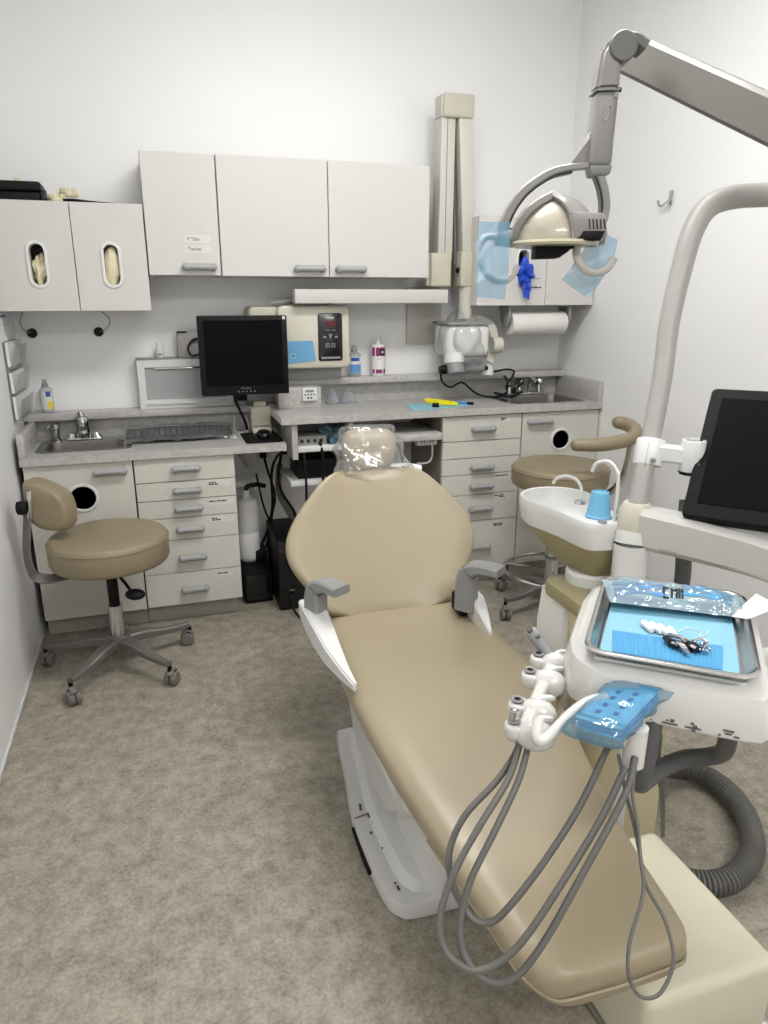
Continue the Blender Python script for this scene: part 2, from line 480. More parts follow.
def sink_unit(label, x0, x1, z0, z1, hole, hr, hx, hz, y1=3.6, hw=0.11, slant=0.0):
    t = thing('sink_cabinet', label, 'cabinet', ((x0 + x1) / 2, 3.4, 0))
    carcass(t, x0, x1, YD + 0.019, y1, z0, z1, 'lam_dark')
    part(t, 'toe_kick', MB().box(x0, x1, YD + 0.062, y1 - 0.02, 0, z0 - 0.001), 'toe')
    outer = [(x0 + G, YD, z0 + G), (x1 - G, YD, z0 + G), (x1 - G, YD, z1 - G), (x0 + G, YD, z1 - G)]
    hl = [(hole[0] + a, YD, hole[1] + b) for a, b in circ(hr, 40)]
    d = part(t, 'door', MB().holed(outer, hl, (0, 0.018, 0)), 'lam_base')
    q = Matrix.Rotation(R(90), 3, 'X').to_quaternion()
    part(d, 'chute_ring', MB().lathe([(hr + 0.007, 0), (hr + 0.007, 0.003), (hr + 0.004, 0.006), (hr - 0.004, 0.006), (hr - 0.006, 0.003), (hr - 0.006, -0.03), (hr - 0.002, -0.03), (hr - 0.002, 0)], (hole[0], YD, hole[1]), q, 40), 'white')
    part(t, 'waste_bin', MB().box(hole[0] - .12, hole[0] + .12, YD + .10, YD + .30, z0 + .03, hole[1] - .035, .01), 'white')
    handle(d, hx, YD, hz, hw)
    return t

# left run
sink_unit('cream sink cabinet in the left corner behind the small stool, door with round waste hole', -0.553, -0.1265, 0.091, 0.785, (-0.336, 0.634), 0.056, -0.2165, 0.744)
drawer_unit('six-drawer cream cabinet left of the desk knee space', -0.1235, 0.3015, (0.785, 0.676, 0.593, 0.510, 0.407, 0.250, 0.093),
            (0.735, 0.637, 0.554, 0.459, 0.324, 0.170), 0.091,
            (None, (0.178, 0.654, 0.10, ((0.005, (.012, .010, .006)), (0.006, (.022, .016)))), (0.176, 0.568, 0.112, ((0.004, (.022, .006, .016, .024)),)),
             (0.18, 0.488, 0.105, ((0.006, (.012, .010)), (0.008, (.014, .020)))), None, (0.184, 0.222, 0.085, ((0.01, (.022, .022)),))), hw=0.096)
# right run
drawer_unit('six-drawer cream cabinet to the right behind the dental chair', 1.297, 1.7215, (0.897, 0.772, 0.686, 0.603, 0.497, 0.358, 0.098),
            (0.832, None, 0.641, 0.543, 0.425, 0.220), 1.509,
            ((1.6, 0.872, 0.06, ((0.004, (.016, .012)), (0.004, (.022,)))), None, (1.585, 0.582, 0.10, ((0.004, (.03, .02, .012)),)),
             (1.585, 0.478, 0.10, ((0.004, (.022, .026)), (0.03, (.02, .01)))), None, (1.585, 0.326, 0.10, ((0.004, (.03, .02)), (0.006, (.02, .026))))), hw=0.096)
sink_unit('cream sink cabinet at the right wall behind the right stool, door with round waste hole', 1.7245, XR - 0.006, 0.098, 0.897, (1.948, 0.752), 0.052, 1.8205, 0.853)

# ------------------------------------------------------------------ countertops
def counter(label, x0, x1, y0, y1, ztop, sink):
    t = thing('countertop', label, 'countertop', ((x0 + x1) / 2, (y0 + y1) / 2, ztop - 0.032))
    cx, cy, w, d = sink
    outer = [(x0, y0, ztop), (x1, y0, ztop), (x1, y1, ztop), (x0, y1, ztop)]
    hole = [(cx + a, cy + b, ztop) for a, b in rrect(w, d, 0.04)]
    part(t, 'worktop', MB().holed(outer, hole, (0, 0, -0.032)), 'counter')
    return t
LZ, RZ = 0.818, 0.934
tL = counter('lower grey speckled laminate countertop of the left desk', -0.558, 0.535, 3.14, 3.6, LZ, (-0.32, 3.375, 0.34, 0.25))
part(tL, 'backsplash', MB().box(-0.55, 0.55, 3.545, 3.603, LZ, 0.915, 0.001), 'counter')
part(tL, 'ledge', MB().box(XL + 0.002, 0.55, 3.492, 3.603, 0.915, 0.945, 0.002), 'counter')
part(tL, 'side_splash', MB().box(-0.558, -0.532, 3.145, 3.545, LZ, 0.914, 0.002), 'counter')
tR = counter('higher grey speckled laminate countertop of the right run', 0.517, XR - 0.003, 3.14, 3.6, RZ, (1.905, 3.36, 0.38, 0.28))
part(tR, 'backsplash', MB().box(0.762, XR - 0.028, 3.56, 3.603, RZ, 1.032, 0.001), 'counter')
part(tR, 'ledge', MB().box(0.553, XR - 0.003, 3.5, 3.603, 1.032, 1.062, 0.002), 'counter')
part(tR, 'side_splash', MB().box(XR - 0.027, XR - 0.003, 3.145, 3.56, RZ, 1.04, 0.002), 'counter')
part(tR, 'timer_panel', MB().box(0.553, 0.762, 3.42, 3.602, RZ, 1.032, 0.002), 'counter')
part(tR, 'end_panel', MB().box(0.566, 0.592, 3.165, 3.6, 0.735, RZ - 0.032, 0.001), 'counter')
part(tR, 'divider', MB().box(0.836, 0.858, 3.18, 3.6, 0.60, RZ - 0.032, 0.001), 'counter')
part(tR, 'shelf', MB().box(0.593, 0.835, 3.17, 3.5, 0.765, 0.792, 0.006), 'white')
part(tR, 'shelf', MB().box(0.56, 0.835, 3.2, 3.5, 0.60, 0.622, 0.002), 'white')
kt = part(tR, 'keyboard_tray', MB().box(0.862, 1.288, 3.12, 3.5, 0.795, 0.828, 0.006), 'counter')

def sink(label, cx, cy, w, d, ztop, depth=0.14):
    t = thing('sink', label, 'sink', (cx, cy, ztop))
    oy = 0.012
    out = [(cx + a, cy + oy + b, ztop + 0.003) for a, b in rrect(w + 0.05, d + 0.07, 0.05)]
    hol = [(cx + a, cy - 0.008 + b, ztop + 0.003) for a, b in rrect(w - 0.02, d - 0.03, 0.045)]
    part(t, 'rim', MB().holed(out, hol, (0, 0, -0.0025)), 'steel')
    rings = []
    for s, z in ((1, 0.002), (0.985, -0.01), (0.95, -depth * 0.8), (0.9, -depth * 0.95), (0.8, -depth)):
        rings.append([(cx + a * s, cy - 0.008 + b * s, ztop + z) for a, b in rrect(w - 0.02, d - 0.03, 0.045)])
    mb = MB(); mb.loft(rings, cap=False); mb.bm.faces.new(mb.bm.verts[-len(rings[0]):])
    part(t, 'basin', mb, 'steel_dk')
    part(t, 'drain', MB().lathe([(0.0, 0), (0.012, 0), (0.02, 0.002), (0.03, 0.003), (0.034, 0)], (cx, cy, ztop - depth + 0.001), None, 24), 'chrome')
    return t
sink('stainless steel sink set in the left countertop', -0.32, 3.375, 0.34, 0.25, LZ)
sink('stainless steel sink set in the right countertop', 1.905, 3.36, 0.38, 0.28, RZ)

def faucet_left():
    x, y, z = -0.335, 3.507, LZ + 0.003
    t = thing('faucet', 'chrome single-lever faucet behind the left sink', 'faucet', (x, y, z))
    b = MB(); b.box(x - 0.075, x + 0.075, y - 0.022, y + 0.022, z, z + 0.012, 0.008, 3)
    for sx in (-1, 1): b.cyl((x + sx * 0.055, y, z + 0.01), (x + sx * 0.05, y, z + 0.03), 0.022, 0.012)
    part(t, 'deck_plate', b, 'chrome')
    part(t, 'body', MB().lathe([(0.032, 0), (0.034, 0.03), (0.03, 0.06), (0.034, 0.07), (0.03, 0.095), (0.012, 0.11)], (x, y, z + 0.01), None, 24), 'chrome')
    part(t, 'spout', MB().tube([(x, y - 0.01, z + 0.05), (x + 0.002, y - 0.06, z + 0.075), (x + 0.003, y - 0.10, z + 0.066)], 0.013, 14, 6, [0.017, 0.014, 0.012]), 'chrome')
    part(t, 'lever', MB().tube([(x, y, z + 0.105), (x - 0.004, y - 0.03, z + 0.128), (x - 0.012, y - 0.065, z + 0.14)], 0.01, 12, 6, [0.016, 0.012, 0.007], flat=0.6), 'chrome')
faucet_left()
def faucet_right():
    x, y, z = 1.955, 3.525, RZ + 0.003
    t = thing('faucet', 'chrome two-knob faucet behind the right sink', 'faucet', (x, y, z))
    b = MB(); b.box(x - 0.085, x + 0.085, y - 0.02, y + 0.02, z, z + 0.012, 0.007, 3)
    part(t, 'deck_plate', b, 'chrome')
    part(t, 'spout', MB().tube([(x, y, z + 0.01), (x, y - 0.005, z + 0.06), (x - 0.01, y - 0.05, z + 0.09), (x - 0.02, y - 0.12, z + 0.075)], 0.011, 14), 'chrome')
    for sx in (-1, 1):
        k = MB(); k.cyl((x + sx * 0.06, y, z + 0.01), (x + sx * 0.06, y, z + 0.055), 0.013, 0.009)
        k.lathe([(0.008, 0), (0.024, 0.006), (0.026, 0.02), (0.02, 0.032), (0.008, 0.036)], (x + sx * 0.06, y, z + 0.05), None, 12)
        part(t, 'knob', k, 'chrome')
faucet_right()
def soap():
    x, y, z = -0.452, 3.507, LZ + 0.003
    t = thing('soap_dispenser', 'short chrome soap dispenser left of the left faucet', 'soap dispenser', (x, y, z))
    part(t, 'body', MB().lathe([(0.02, 0), (0.02, 0.008), (0.015, 0.012), (0.015, 0.05), (0.019, 0.055), (0.019, 0.075), (0.012, 0.083)], (x, y, z), None, 20), 'chrome')
    part(t, 'nozzle', MB().tube([(x, y, z + 0.07), (x - 0.02, y - 0.02, z + 0.075), (x - 0.032, y - 0.034, z + 0.066)], 0.006, 10), 'chrome')
soap()

# ------------------------------------------------------------------ wall cabinets
YU = 3.295
def wall_cab(label, x0, x1, z0, z1, doors, name='wall_cabinet'):
    t = thing(name, label, 'cabinet', ((x0 + x1) / 2, (YU + YB) / 2, z0))
    carcass(t, x0, x1, YU + 0.019, YB - 0.003, z0, z1, 'lam')
    for i, (a, b, hx, oval) in enumerate(doors):
        if oval:
            outer = [(a + G, YU, z0), (b - G, YU, z0), (b - G, YU, z1), (a + G, YU, z1)]
            d = part(t, 'door', MB().holed(outer, stadium(oval[0], oval[1], 0.062, 0.165, YU), (0, 0.018, 0)), 'lam')
            rim = MB()
            def ringpts(w, h, y): return [Vector(p) for p in stadium(oval[0], oval[1], w, h, y)]
            rim.loft([ringpts(0.068, 0.171, YU + 0.0005), ringpts(0.08, 0.183, YU - 0.0005), ringpts(0.078, 0.181, YU - 0.006), ringpts(0.064, 0.167, YU - 0.008), ringpts(0.056, 0.159, YU - 0.006), ringpts(0.056, 0.159, YU + 0.05)], cap=False)
            part(d, 'oval_bezel', rim, 'white', ang=50)
        else:
            d = part(t, 'door', MB().box(a + G, b - G, YU, YU + 0.018, z0, z1, 0.0015, 1), 'lam')
        if hx is not None: handle(d, hx, YU, z0 + 0.034, 0.115)
    return t
wall_cab('low wall cabinet at the left wall, two doors with white oval glove openings', XL + 0.004, 0.0095, 1.395, 1.812, ((XL + 0.006, -0.270, None, (-0.409, 1.574)), (-0.270, 0.0095, None, (-0.130, 1.575))))
wc = wall_cab('tall single-door wall cabinet with small printed notes above its handle', 0.0125, 0.3105, 1.538, 2.012, ((0.0125, 0.3105, 0.219, None),))
wall_cab('wide two-door wall cabinet in the middle of the back wall', 0.3125, 1.264, 1.536, 2.014, ((0.3125, 0.7875, 0.696, None), (0.7875, 1.264, 0.884, None)))
wall_cab('wall cabinet above the paper towels, one door with an oval glove opening', 1.512, XR - 0.006, 1.41, 1.815, ((1.512, 1.886, None, (1.755, 1.588)), (1.886, XR - 0.006, None, None)))
for wz, tx in ((1.683, 'P Tabs'), (1.644, 'Topical')):
    tg = thing('note_strip', 'small printed note reading %s on the tall single wall cabinet door' % tx, 'note', (0.218, YU - 0.0005, wz))
    part(tg, 'paper', MB().box(0.165, 0.275, YU - 0.0012, YU - 0.0002, wz - 0.016, wz + 0.016), 'labelpaper')
    lettering(tg, 'lettering', tx, (0.177, YU - 0.0015, wz - 0.006), 0.019)
mbx = MB()
rc = [o for o in bpy.data.objects if o.get('label', '').startswith('wall cabinet above the paper')][0]
dashes(mbx, 1.80, YU, 1.535, (.03, .02), 0.004); part(rc, 'small_print', mbx, 'grey')
mbx = MB(); dashes(mbx, 1.80, YU, 1.492, (.014, .026, .014), 0.006); part(rc, 'lettering', mbx, 'ink')

def crumple(c, r, seed, amp=0.25, seg=28, rings=18):
    rnd = random.Random(seed); mb = MB(); mb.sphere(c, 1.0, seg, rings)
    ph = [(Vector((rnd.uniform(-1, 1), rnd.uniform(-1, 1), rnd.uniform(-1, 1))).normalized(), rnd.uniform(2, 7), rnd.uniform(0, 6)) for _ in range(9)]
    for v in mb.bm.verts:
        d = v.co - Vector(c)
        k = 1 + amp * sum(math.sin(d.dot(a) * f * 1.6 + p) for a, f, p in ph) / 4
        v.co = Vector(c) + Vector((d.x * r[0] * k, d.y * r[1] * k, d.z * r[2] * k))
    return mb
single('glove', crumple((-0.409, YU + 0.045, 1.553), (0.027, 0.032, 0.058), 3, 0.4), 'glove_cream', 'crumpled cream latex gloves half filling the left oval opening', 'glove')
single('glove', crumple((-0.131, YU + 0.035, 1.572), (0.031, 0.03, 0.080), 5, 0.12), 'glove_cream', 'cream latex gloves filling the oval opening right of the other one', 'glove')
g = crumple((1.757, YU - 0.018, 1.562), (0.03, 0.04, 0.055), 8, 0.55)
g2 = crumple((1.765, YU - 0.032, 1.505), (0.016, 0.018, 0.045), 11, 0.6)
tmpme = bpy.data.meshes.new('tmp'); g2.bm.to_mesh(tmpme); g.bm.from_mesh(tmpme); bpy.data.meshes.remove(tmpme)
single('glove', g, 'glove_blue', 'bright blue nitrile glove hanging out of the oval opening on the right', 'glove')

# things on top of the left wall cabinet
t = thing('instrument_case', 'black plastic case lying on top of the left wall cabinet', 'case', (-0.46, 3.42, 1.812))
part(t, 'lower_shell', MB().box(-0.57, -0.375, 3.35, 3.5, 1.8125, 1.85, 0.008, 3), 'black')
part(t, 'lid', MB().box(-0.57, -0.37, 3.345, 3.5, 1.852, 1.888, 0.008, 3), 'black')
part(t, 'latch', MB().box(-0.374, -0.352, 3.36, 3.375, 1.815, 1.86, 0.004), 'blackg')
def jaw(x, y, z, n=6, s=1.0):
    mb = MB()
    mb.tube([(x - 0.03 * s, y + 0.02, z + 0.012), (x, y - 0.015, z + 0.012), (x + 0.03 * s, y + 0.02, z + 0.012)], 0.012 * s, 10, 6)
    for k in range(n):
        a = R(20 + 140 * k / (n - 1)); mb.box(x + math.cos(a) * 0.03 * s - .005, x + math.cos(a) * 0.03 * s + .005, y + 0.015 - math.sin(a) * 0.03 - .004, y + 0.015 - math.sin(a) * 0.03 + .004, z + 0.018, z + 0.036, 0.002)
    return mb
single('tooth_model', jaw(-0.318, 3.38, 1.8125), 'tooth', 'ivory dental stone model right beside the black case', 'tooth model')
t = thing('tooth_model', 'ivory tooth model standing behind on a small clear block, next to the black strap', 'tooth model', (-0.28, 3.46, 1.812))
part(t, 'block', MB().box(-0.30, -0.255, 3.44, 3.48, 1.8125, 1.845, 0.003), 'clearbox')
part(t, 'teeth', jaw(-0.278, 3.45, 1.845), 'tooth')
single('tooth_model', MB().sphere((-0.46, 3.42, 1.899), (0.012, 0.01, 0.011), 12, 8), 'tooth', 'single tiny ivory tooth lying on the black case', 'tooth model')
single('strap', MB().tube([(-0.29, 3.34, 1.82), (-0.25, 3.335, 1.822), (-0.18, 3.34, 1.8185), (-0.075, 3.35, 1.8155)], 0.006, 8, 6, [0.007, 0.006, 0.004, 0.002]), 'black', 'thin black strap along the top front edge of the left wall cabinet', 'strap')

# wires and grommets below the left wall cabinet
def wire_grommet(pts, label, r=0.0022):
    t = thing('grommet', label, 'grommet', pts[-1])
    x, y, z = pts[-1]
    q = Matrix.Rotation(R(90), 3, 'X').to_quaternion()
    part(t, 'wire', MB().tube(pts, r, 6, 6), 'grey')
    part(t, 'ring', MB().lathe([(0.001, 0.012), (0.018, 0.012), (0.021, 0.008), (0.021, 0.0)], (x, 3.604, z), q, 20), 'black')
wire_grommet([(-0.525, 3.56, 1.394), (-0.546, 3.57, 1.343), (-0.535, 3.58, 1.309), (-0.508, 3.597, 1.295)], 'black wall grommet with thin wire, nearest the left wall')
wire_grommet([(-0.214, 3.56, 1.394), (-0.182, 3.56, 1.366), (-0.176, 3.57, 1.34), (-0.196, 3.58, 1.309), (-0.23, 3.597, 1.297)], 'black wall grommet with thin wire, below the second oval door')

# clear file holder and notices on the left wall
t = thing('file_holder', 'clear acrylic three-tier file holder on the left wall', 'file holder', (XL + 0.03, 3.42, 0.95))
part(t, 'back_plate', MB().box(XL + 0.002, XL + 0.006, 3.26, 3.585, 0.95, 1.275, 0.001), 'clearbox')
for k in range(3):
    z0 = 0.955 + k * 0.108
    p = part(t, 'pocket', MB().prism([(XL + 0.006, 3.262, z0), (XL + 0.03, 3.262, z0), (XL + 0.045, 3.262, z0 + 0.085), (XL + 0.042, 3.262, z0 + 0.085), (XL + 0.027, 3.262, z0 + 0.004), (XL + 0.006, 3.262, z0 + 0.004)], (0, 0.32, 0)), 'clearbox')
    q = MB().box(XL + 0.009, XL + 0.02, 3.27, 3.578, z0 + 0.005, z0 + 0.10 - 0.012 * (k == 1))
    single('leaflet_stack', q, 'paper', 'white leaflets in the %s pocket of the clear file holder' % ('lowest', 'middle', 'top')[k], 'leaflets')
    part(p, 'label_insert', MB().box(XL + 0.046, XL + 0.047, 3.41, 3.418, z0 + 0.02, z0 + 0.06), 'grey')
t = thing('wall_notice', 'white printed notice on the left wall above the file holder', 'notice', (XL + 0.002, 3.38, 1.30))
part(t, 'sheet', MB().box(XL + 0.0005, XL + 0.003, 3.24, 3.50, 1.335, 1.62, 0.0), 'paper')
mb = MB()
for k in range(9):
    mb.box(XL + 0.003, XL + 0.0036, 3.27, 3.42 + 0.04 * ((k * 7) % 3), 1.37 + k * 0.025, 1.378 + k * 0.025)
part(t, 'print', mb, 'blue')
# ------------------------------------------------------------------ things along the back wall
QX = Matrix.Rotation(R(90), 3, 'X').to_quaternion()      # lathe axis z -> -Y
def ypoly(pts, y): return [(a, y, b) for a, b in pts]
def rbox_y(mb, x0, x1, z0, z1, y0, y1, r, bev=0.0, n=6):
    """box with corners rounded in the XZ outline, from y0 (front) to y1; small front bevel"""
    cx, cz = (x0 + x1) / 2, (z0 + z1) / 2; w, h = x1 - x0, z1 - z0
    rings = []
    for s, y in ((bev, y0), (bev * 0.3, y0 + bev * 0.3), (0, y0 + bev), (0, y1)) if bev else ((0, y0), (0, y1)):
        rings.append([(cx + a, y, cz + b) for a, b in rrect(w - 2 * s, h - 2 * s, max(r - s, 0.0005), n)])
    mb.loft(rings); return mb

# desk monitor
t = thing('desktop_monitor', 'black flat desktop monitor with a dark screen, standing above the left desk', 'monitor', (0.39, 3.45, .9455))
yaw = R(0)
mb = MB(); rbox_y(mb, 0.192, 0.586, 1.022, 1.371, 3.30, 3.335, 0.006, 0.004); fr = part(t, 'housing', mb, 'black')
part(t, 'screen', MB().box(0.216, 0.562, 3.2985, 3.301, 1.066, 1.351), 'screen')
mb = MB(); rbox_y(mb, 0.26, 0.52, 1.07, 1.31, 3.335, 3.375, 0.02, 0.0); part(t, 'back_cover', mb, 'black')
mb = MB()
for k in range(5): mb.box(0.352 + k * 0.018, 0.358 + k * 0.018, 3.2985, 3.3005, 1.036, 1.041)
part(t, 'buttons', mb, 'grey')
lettering(fr, 'brand_lettering', 'ViewSonic', (0.365, 3.2985, 1.05), 0.011, 'grey')
part(fr, 'corner_sticker', MB().box(0.566, 0.578, 3.2984, 3.2999, 1.354, 1.367), 'paper')
part(t, 'neck', MB().box(0.355, 0.40, 3.375, 3.47, 0.985, 1.15, 0.006), 'black')
part(t, 'stand_post', MB().box(0.35, 0.405, 3.46, 3.52, 0.952, 1.10, 0.006), 'grey')
part(t, 'foot', MB().box(0.35, 0.405, 3.44, 3.53, 0.9455, 0.953, 0.003), 'grey')
part(t, 'cable', MB().tube([(0.33, 3.345, 1.06), (0.345, 3.36, 0.99), (0.385, 3.42, 0.89), (0.40, 3.44, 0.84)], 0.006, 8), 'black')

# film viewer
t = thing('film_viewer', 'white framed film viewer light box leaning on the left ledge behind the monitor', 'light box', (0.13, 3.56, 0.945))
x0, x1, z0, z1 = -0.078, 0.355, 0.9455, 1.17
part(t, 'frame', MB().holed([(x0, 3.53, z0), (x1, 3.53, z0), (x1, 3.53, z1), (x0, 3.53, z1)], [(x0 + .032, 3.53, z0 + .04), (x1 - .032, 3.53, z0 + .04), (x1 - .032, 3.53, z1 - .034), (x0 + .032, 3.53, z1 - .034)], (0, 0.06, 0)), 'white')
part(t, 'pane', MB().box(x0 + .03, x1 - .03, 3.542, 3.585, z0 + .03, z1 - .03), 'viewpane')
part(t, 'clip_rail', MB().box(x0 + 0.08, x1 - 0.05, 3.531, 3.543, z1 - 0.044, z1 - 0.036, 0.002), 'chrome')
part(t, 'lip', MB().box(x0 + 0.03, x1 - 0.04, 3.521, 3.531, z0 + 0.018, z0 + 0.03, 0.002), 'white')
part(t, 'top_shell', MB().box(x0 - 0.004, x1 + 0.004, 3.528, 3.596, z1, z1 + 0.008, 0.002), 'grey')
t = thing('small_bottle', 'small white bottle standing on top of the film viewer', 'bottle', (0.03, 3.565, 1.1785))
part(t, 'body', MB().lathe([(0, 0), (0.018, 0), (0.019, 0.004), (0.019, 0.04), (0.014, 0.046), (0, 0.046)], (0.03, 3.565, 1.1785), None, 20), 'white')
part(t, 'cap', MB().lathe([(0.0, 0.046), (0.014, 0.046), (0.014, 0.066), (0.0, 0.066)], (0.03, 3.565, 1.1785), None, 20), 'paper')
mb = MB(); mb.box(0.02, 0.038, 3.5455, 3.547, 1.192, 1.196); part(t, 'label_print', mb, 'ink')
t = thing('headset_box', 'white box with a black strap hanging on it, half behind the monitor', 'box', (0.18, 3.56, 1.18))
part(t, 'box_body', MB().box(0.112, 0.26, 3.53, 3.59, 1.1785, 1.295, 0.004), 'greylamp')
part(t, 'strap', MB().bar([(0.25, 3.522, 1.262), (0.19, 3.517, 1.262), (0.163, 3.512, 1.238), (0.157, 3.512, 1.21), (0.172, 3.514, 1.186), (0.20, 3.52, 1.192), (0.25, 3.522, 1.2)], 0.008, 0.012, (0, 1, 0)), 'black')
part(t, 'black_clip', MB().box(0.112, 0.155, 3.526, 3.532, 1.29, 1.297), 'black')

# sanitiser on the left ledge
def pump_bottle(label, x, y, z, r, h, lab):
    t = thing('sanitizer_bottle', label, 'bottle', (x, y, z))
    b = part(t, 'bottle', MB().lathe([(0, 0), (r, 0), (r * 1.03, 0.01), (r * 1.03, h * 0.68), (r * 0.55, h * 0.76), (0, h * 0.76)], (x, y, z), None, 24), 'clearblue')
    part(t, 'cap', MB().lathe([(0, 0), (r * 0.5, 0), (r * 0.52, 0.012), (r * 0.34, h * 0.12), (r * 0.3, h * 0.2), (0, h * 0.21)], (x, y, z + h * 0.76), None, 20), 'grey')
    lb = part(t, 'label', MB().grid(lambda u, v: (x + math.sin((u - 0.5) * 2.2) * r * 1.05, y - math.cos((u - 0.5) * 2.2) * r * 1.05, z + h * (0.12 + 0.5 * v)), 14, 2), 'white' if lab != 'blue' else 'paper')
    return t, lb
def patch(parent, name, x, y, z, r, u0, u1, z0, z1, m):
    return part(parent, name, MB().grid(lambda u, v: (x + math.sin(u0 + (u1 - u0) * u) * r, y - math.cos(u0 + (u1 - u0) * u) * r, z + z0 + (z1 - z0) * v), 8, 1), m)
t, lb = pump_bottle('clear hand sanitizer bottle with blue and yellow label on the left ledge by the corner', -0.478, 3.545, 0.9455, 0.026, 0.155, 'y')
patch(lb, 'emblem', -0.478, 3.545, 0.9455, 0.0278, 0.05, 0.85, 0.075, 0.098, 'blue')
patch(lb, 'flash', -0.478, 3.545, 0.9455, 0.0278, 0.25, 1.05, 0.02, 0.055, 'yellow_l')
t, lb = pump_bottle('clear blue hand sanitizer bottle between the steriliser and the purple-labelled bottle', 0.968, 3.552, 1.0625, 0.032, 0.16, 'blue')
patch(lb, 'flash', 0.968, 3.552, 1.0625, 0.0341, -0.95, 0.95, 0.02, 0.062, 'bluelt')
patch(lb, 'print', 0.968, 3.552, 1.0625, 0.0343, -0.75, 0.6, 0.078, 0.096, 'blue')
# purple bottle
x, y, z = 1.094, 3.552, 1.0625
t = thing('disinfectant_bottle', 'white bottle with purple label bands and black emblem on the right ledge', 'bottle', (x, y, z))
part(t, 'bottle', MB().lathe([(0, 0), (0.034, 0), (0.036, 0.006), (0.036, 0.145), (0.03, 0.156), (0.011, 0.16), (0, 0.16)], (x, y, z), None, 28), 'white')
part(t, 'cap', MB().lathe([(0, 0.16), (0.012, 0.16), (0.01, 0.178), (0.005, 0.186), (0.004, 0.205), (0, 0.205)], (x, y, z), None, 16), 'white')
lb = part(t, 'label', MB().grid(lambda u, v: (x + math.sin((u - .5) * 2.6) * 0.0364, y - math.cos((u - .5) * 2.6) * 0.0364, z + 0.012 + 0.13 * v), 14, 2), 'paper')
for u0, u1 in ((-1.25, -0.75), (-0.6, 1.25)): patch(lb, 'purple_band', x, y, z, 0.0368, u0, u1, 0.1, 0.143, 'magenta')
for u0, u1 in ((-1.2, -0.8), (-0.62, 0.35), (0.5, 1.2)): patch(lb, 'purple_band', x, y, z, 0.0368, u0, u1, 0.014, 0.034, 'magenta')
patch(lb, 'emblem', x, y, z, 0.0373, -0.05, 0.72, 0.106, 0.134, 'ink')
patch(lb, 'emblem_centre', x, y, z, 0.0377, 0.18, 0.5, 0.115, 0.125, 'white')
mb = MB(); dashes(mb, x - 0.014, y - 0.0365, z + 0.085, (.01, .008), 0.003); part(lb, 'print', mb, 'grey')

# steriliser / x-ray control unit
t = thing('sterilizer', 'cream countertop steriliser with a tall black control panel, on the right ledge behind the monitor', 'steriliser', (0.67, 3.5, 1.062))
mb = MB(); rbox_y(mb, 0.56, 0.907, 1.122, 1.412, 3.40, 3.595, 0.03, 0.014); fb = part(t, 'front_housing', mb, 'cream')
mb = MB(); rbox_y(mb, 0.435, 0.575, 1.13, 1.408, 3.43, 3.595, 0.025, 0.01); part(t, 'door', mb, 'cream_dk')
mb = MB(); rbox_y(mb, 0.75, 0.868, 1.156, 1.377, 3.395, 3.41, 0.012, 0.002); pn = part(t, 'control_panel', mb, 'blackg')
lettering(pn, 'brand_lettering', 'Ritter', (0.809, 3.3945, 1.352), 0.018, 'white', align='CENTER')
part(pn, 'display', MB().box(0.785, 0.836, 3.3935, 3.396, 1.317, 1.342), 'red')
mb = MB()
for k in range(2): mb.box(0.786 + k * 0.03, 0.806 + k * 0.03, 3.3938, 3.396, 1.297, 1.3)
mb.prism([(0.80, 3.3938, 1.283), (0.809, 3.3938, 1.255), (0.818, 3.3938, 1.283), (0.813, 3.3938, 1.283), (0.809, 3.3938, 1.272), (0.805, 3.3938, 1.283)], (0, 0.002, 0))
mb.box(0.774, 0.788, 3.3938, 3.396, 1.264, 1.272); mb.box(0.83, 0.844, 3.3938, 3.396, 1.264, 1.272)
for k in range(2):
    a = 0.784 + k * 0.028
    mb.box(a, a + 0.02, 3.3938, 3.396, 1.236, 1.239); mb.box(a, a + 0.02, 3.3938, 3.396, 1.219, 1.222); mb.box(a, a + 0.003, 3.3938, 3.396, 1.219, 1.239); mb.box(a + .017, a + .02, 3.3938, 3.396, 1.219, 1.239); mb.box(a + .006, a + .014, 3.3938, 3.396, 1.228, 1.231)
part(pn, 'key_markings', mb, 'grey')
part(pn, 'label_bar', MB().box(0.762, 0.857, 3.3938, 3.396, 1.166, 1.176), 'grey')
part(t, 'foot_plate', MB().box(0.46, 0.88, 3.47, 3.58, 1.0625, 1.125, 0.004), 'grey')
t2 = thing('paper_note', 'blue paper note stuck on the cream steriliser front', 'note', (0.66, 3.398, 1.14))
part(t2, 'paper', MB().prism(ypoly([(0.565, 1.146), (0.737, 1.158), (0.724, 1.252), (0.565, 1.25)], 3.3975), (0, 0.0015, 0)), 'notepaper')
part(t2, 'sticker', MB().box(0.615, 0.64, 3.3966, 3.3975, 1.172, 1.196), 'bluepaper')
part(t2, 'mark', MB().box(0.624, 0.631, 3.3958, 3.3966, 1.178, 1.19), 'ink')
single('tubing', MB().tube([(0.55, 3.5, 1.424), (0.60, 3.49, 1.428), (0.65, 3.5, 1.435), (0.66, 3.55, 1.424)], 0.01, 10), 'white', 'short white tube lying on top of the cream steriliser', 'tube')
single('pen', MB().tube([(0.60, 3.52, 1.067), (0.64, 3.515, 1.067)], 0.004, 8, 1), 'black', 'small black pen under the cream steriliser', 'pen')

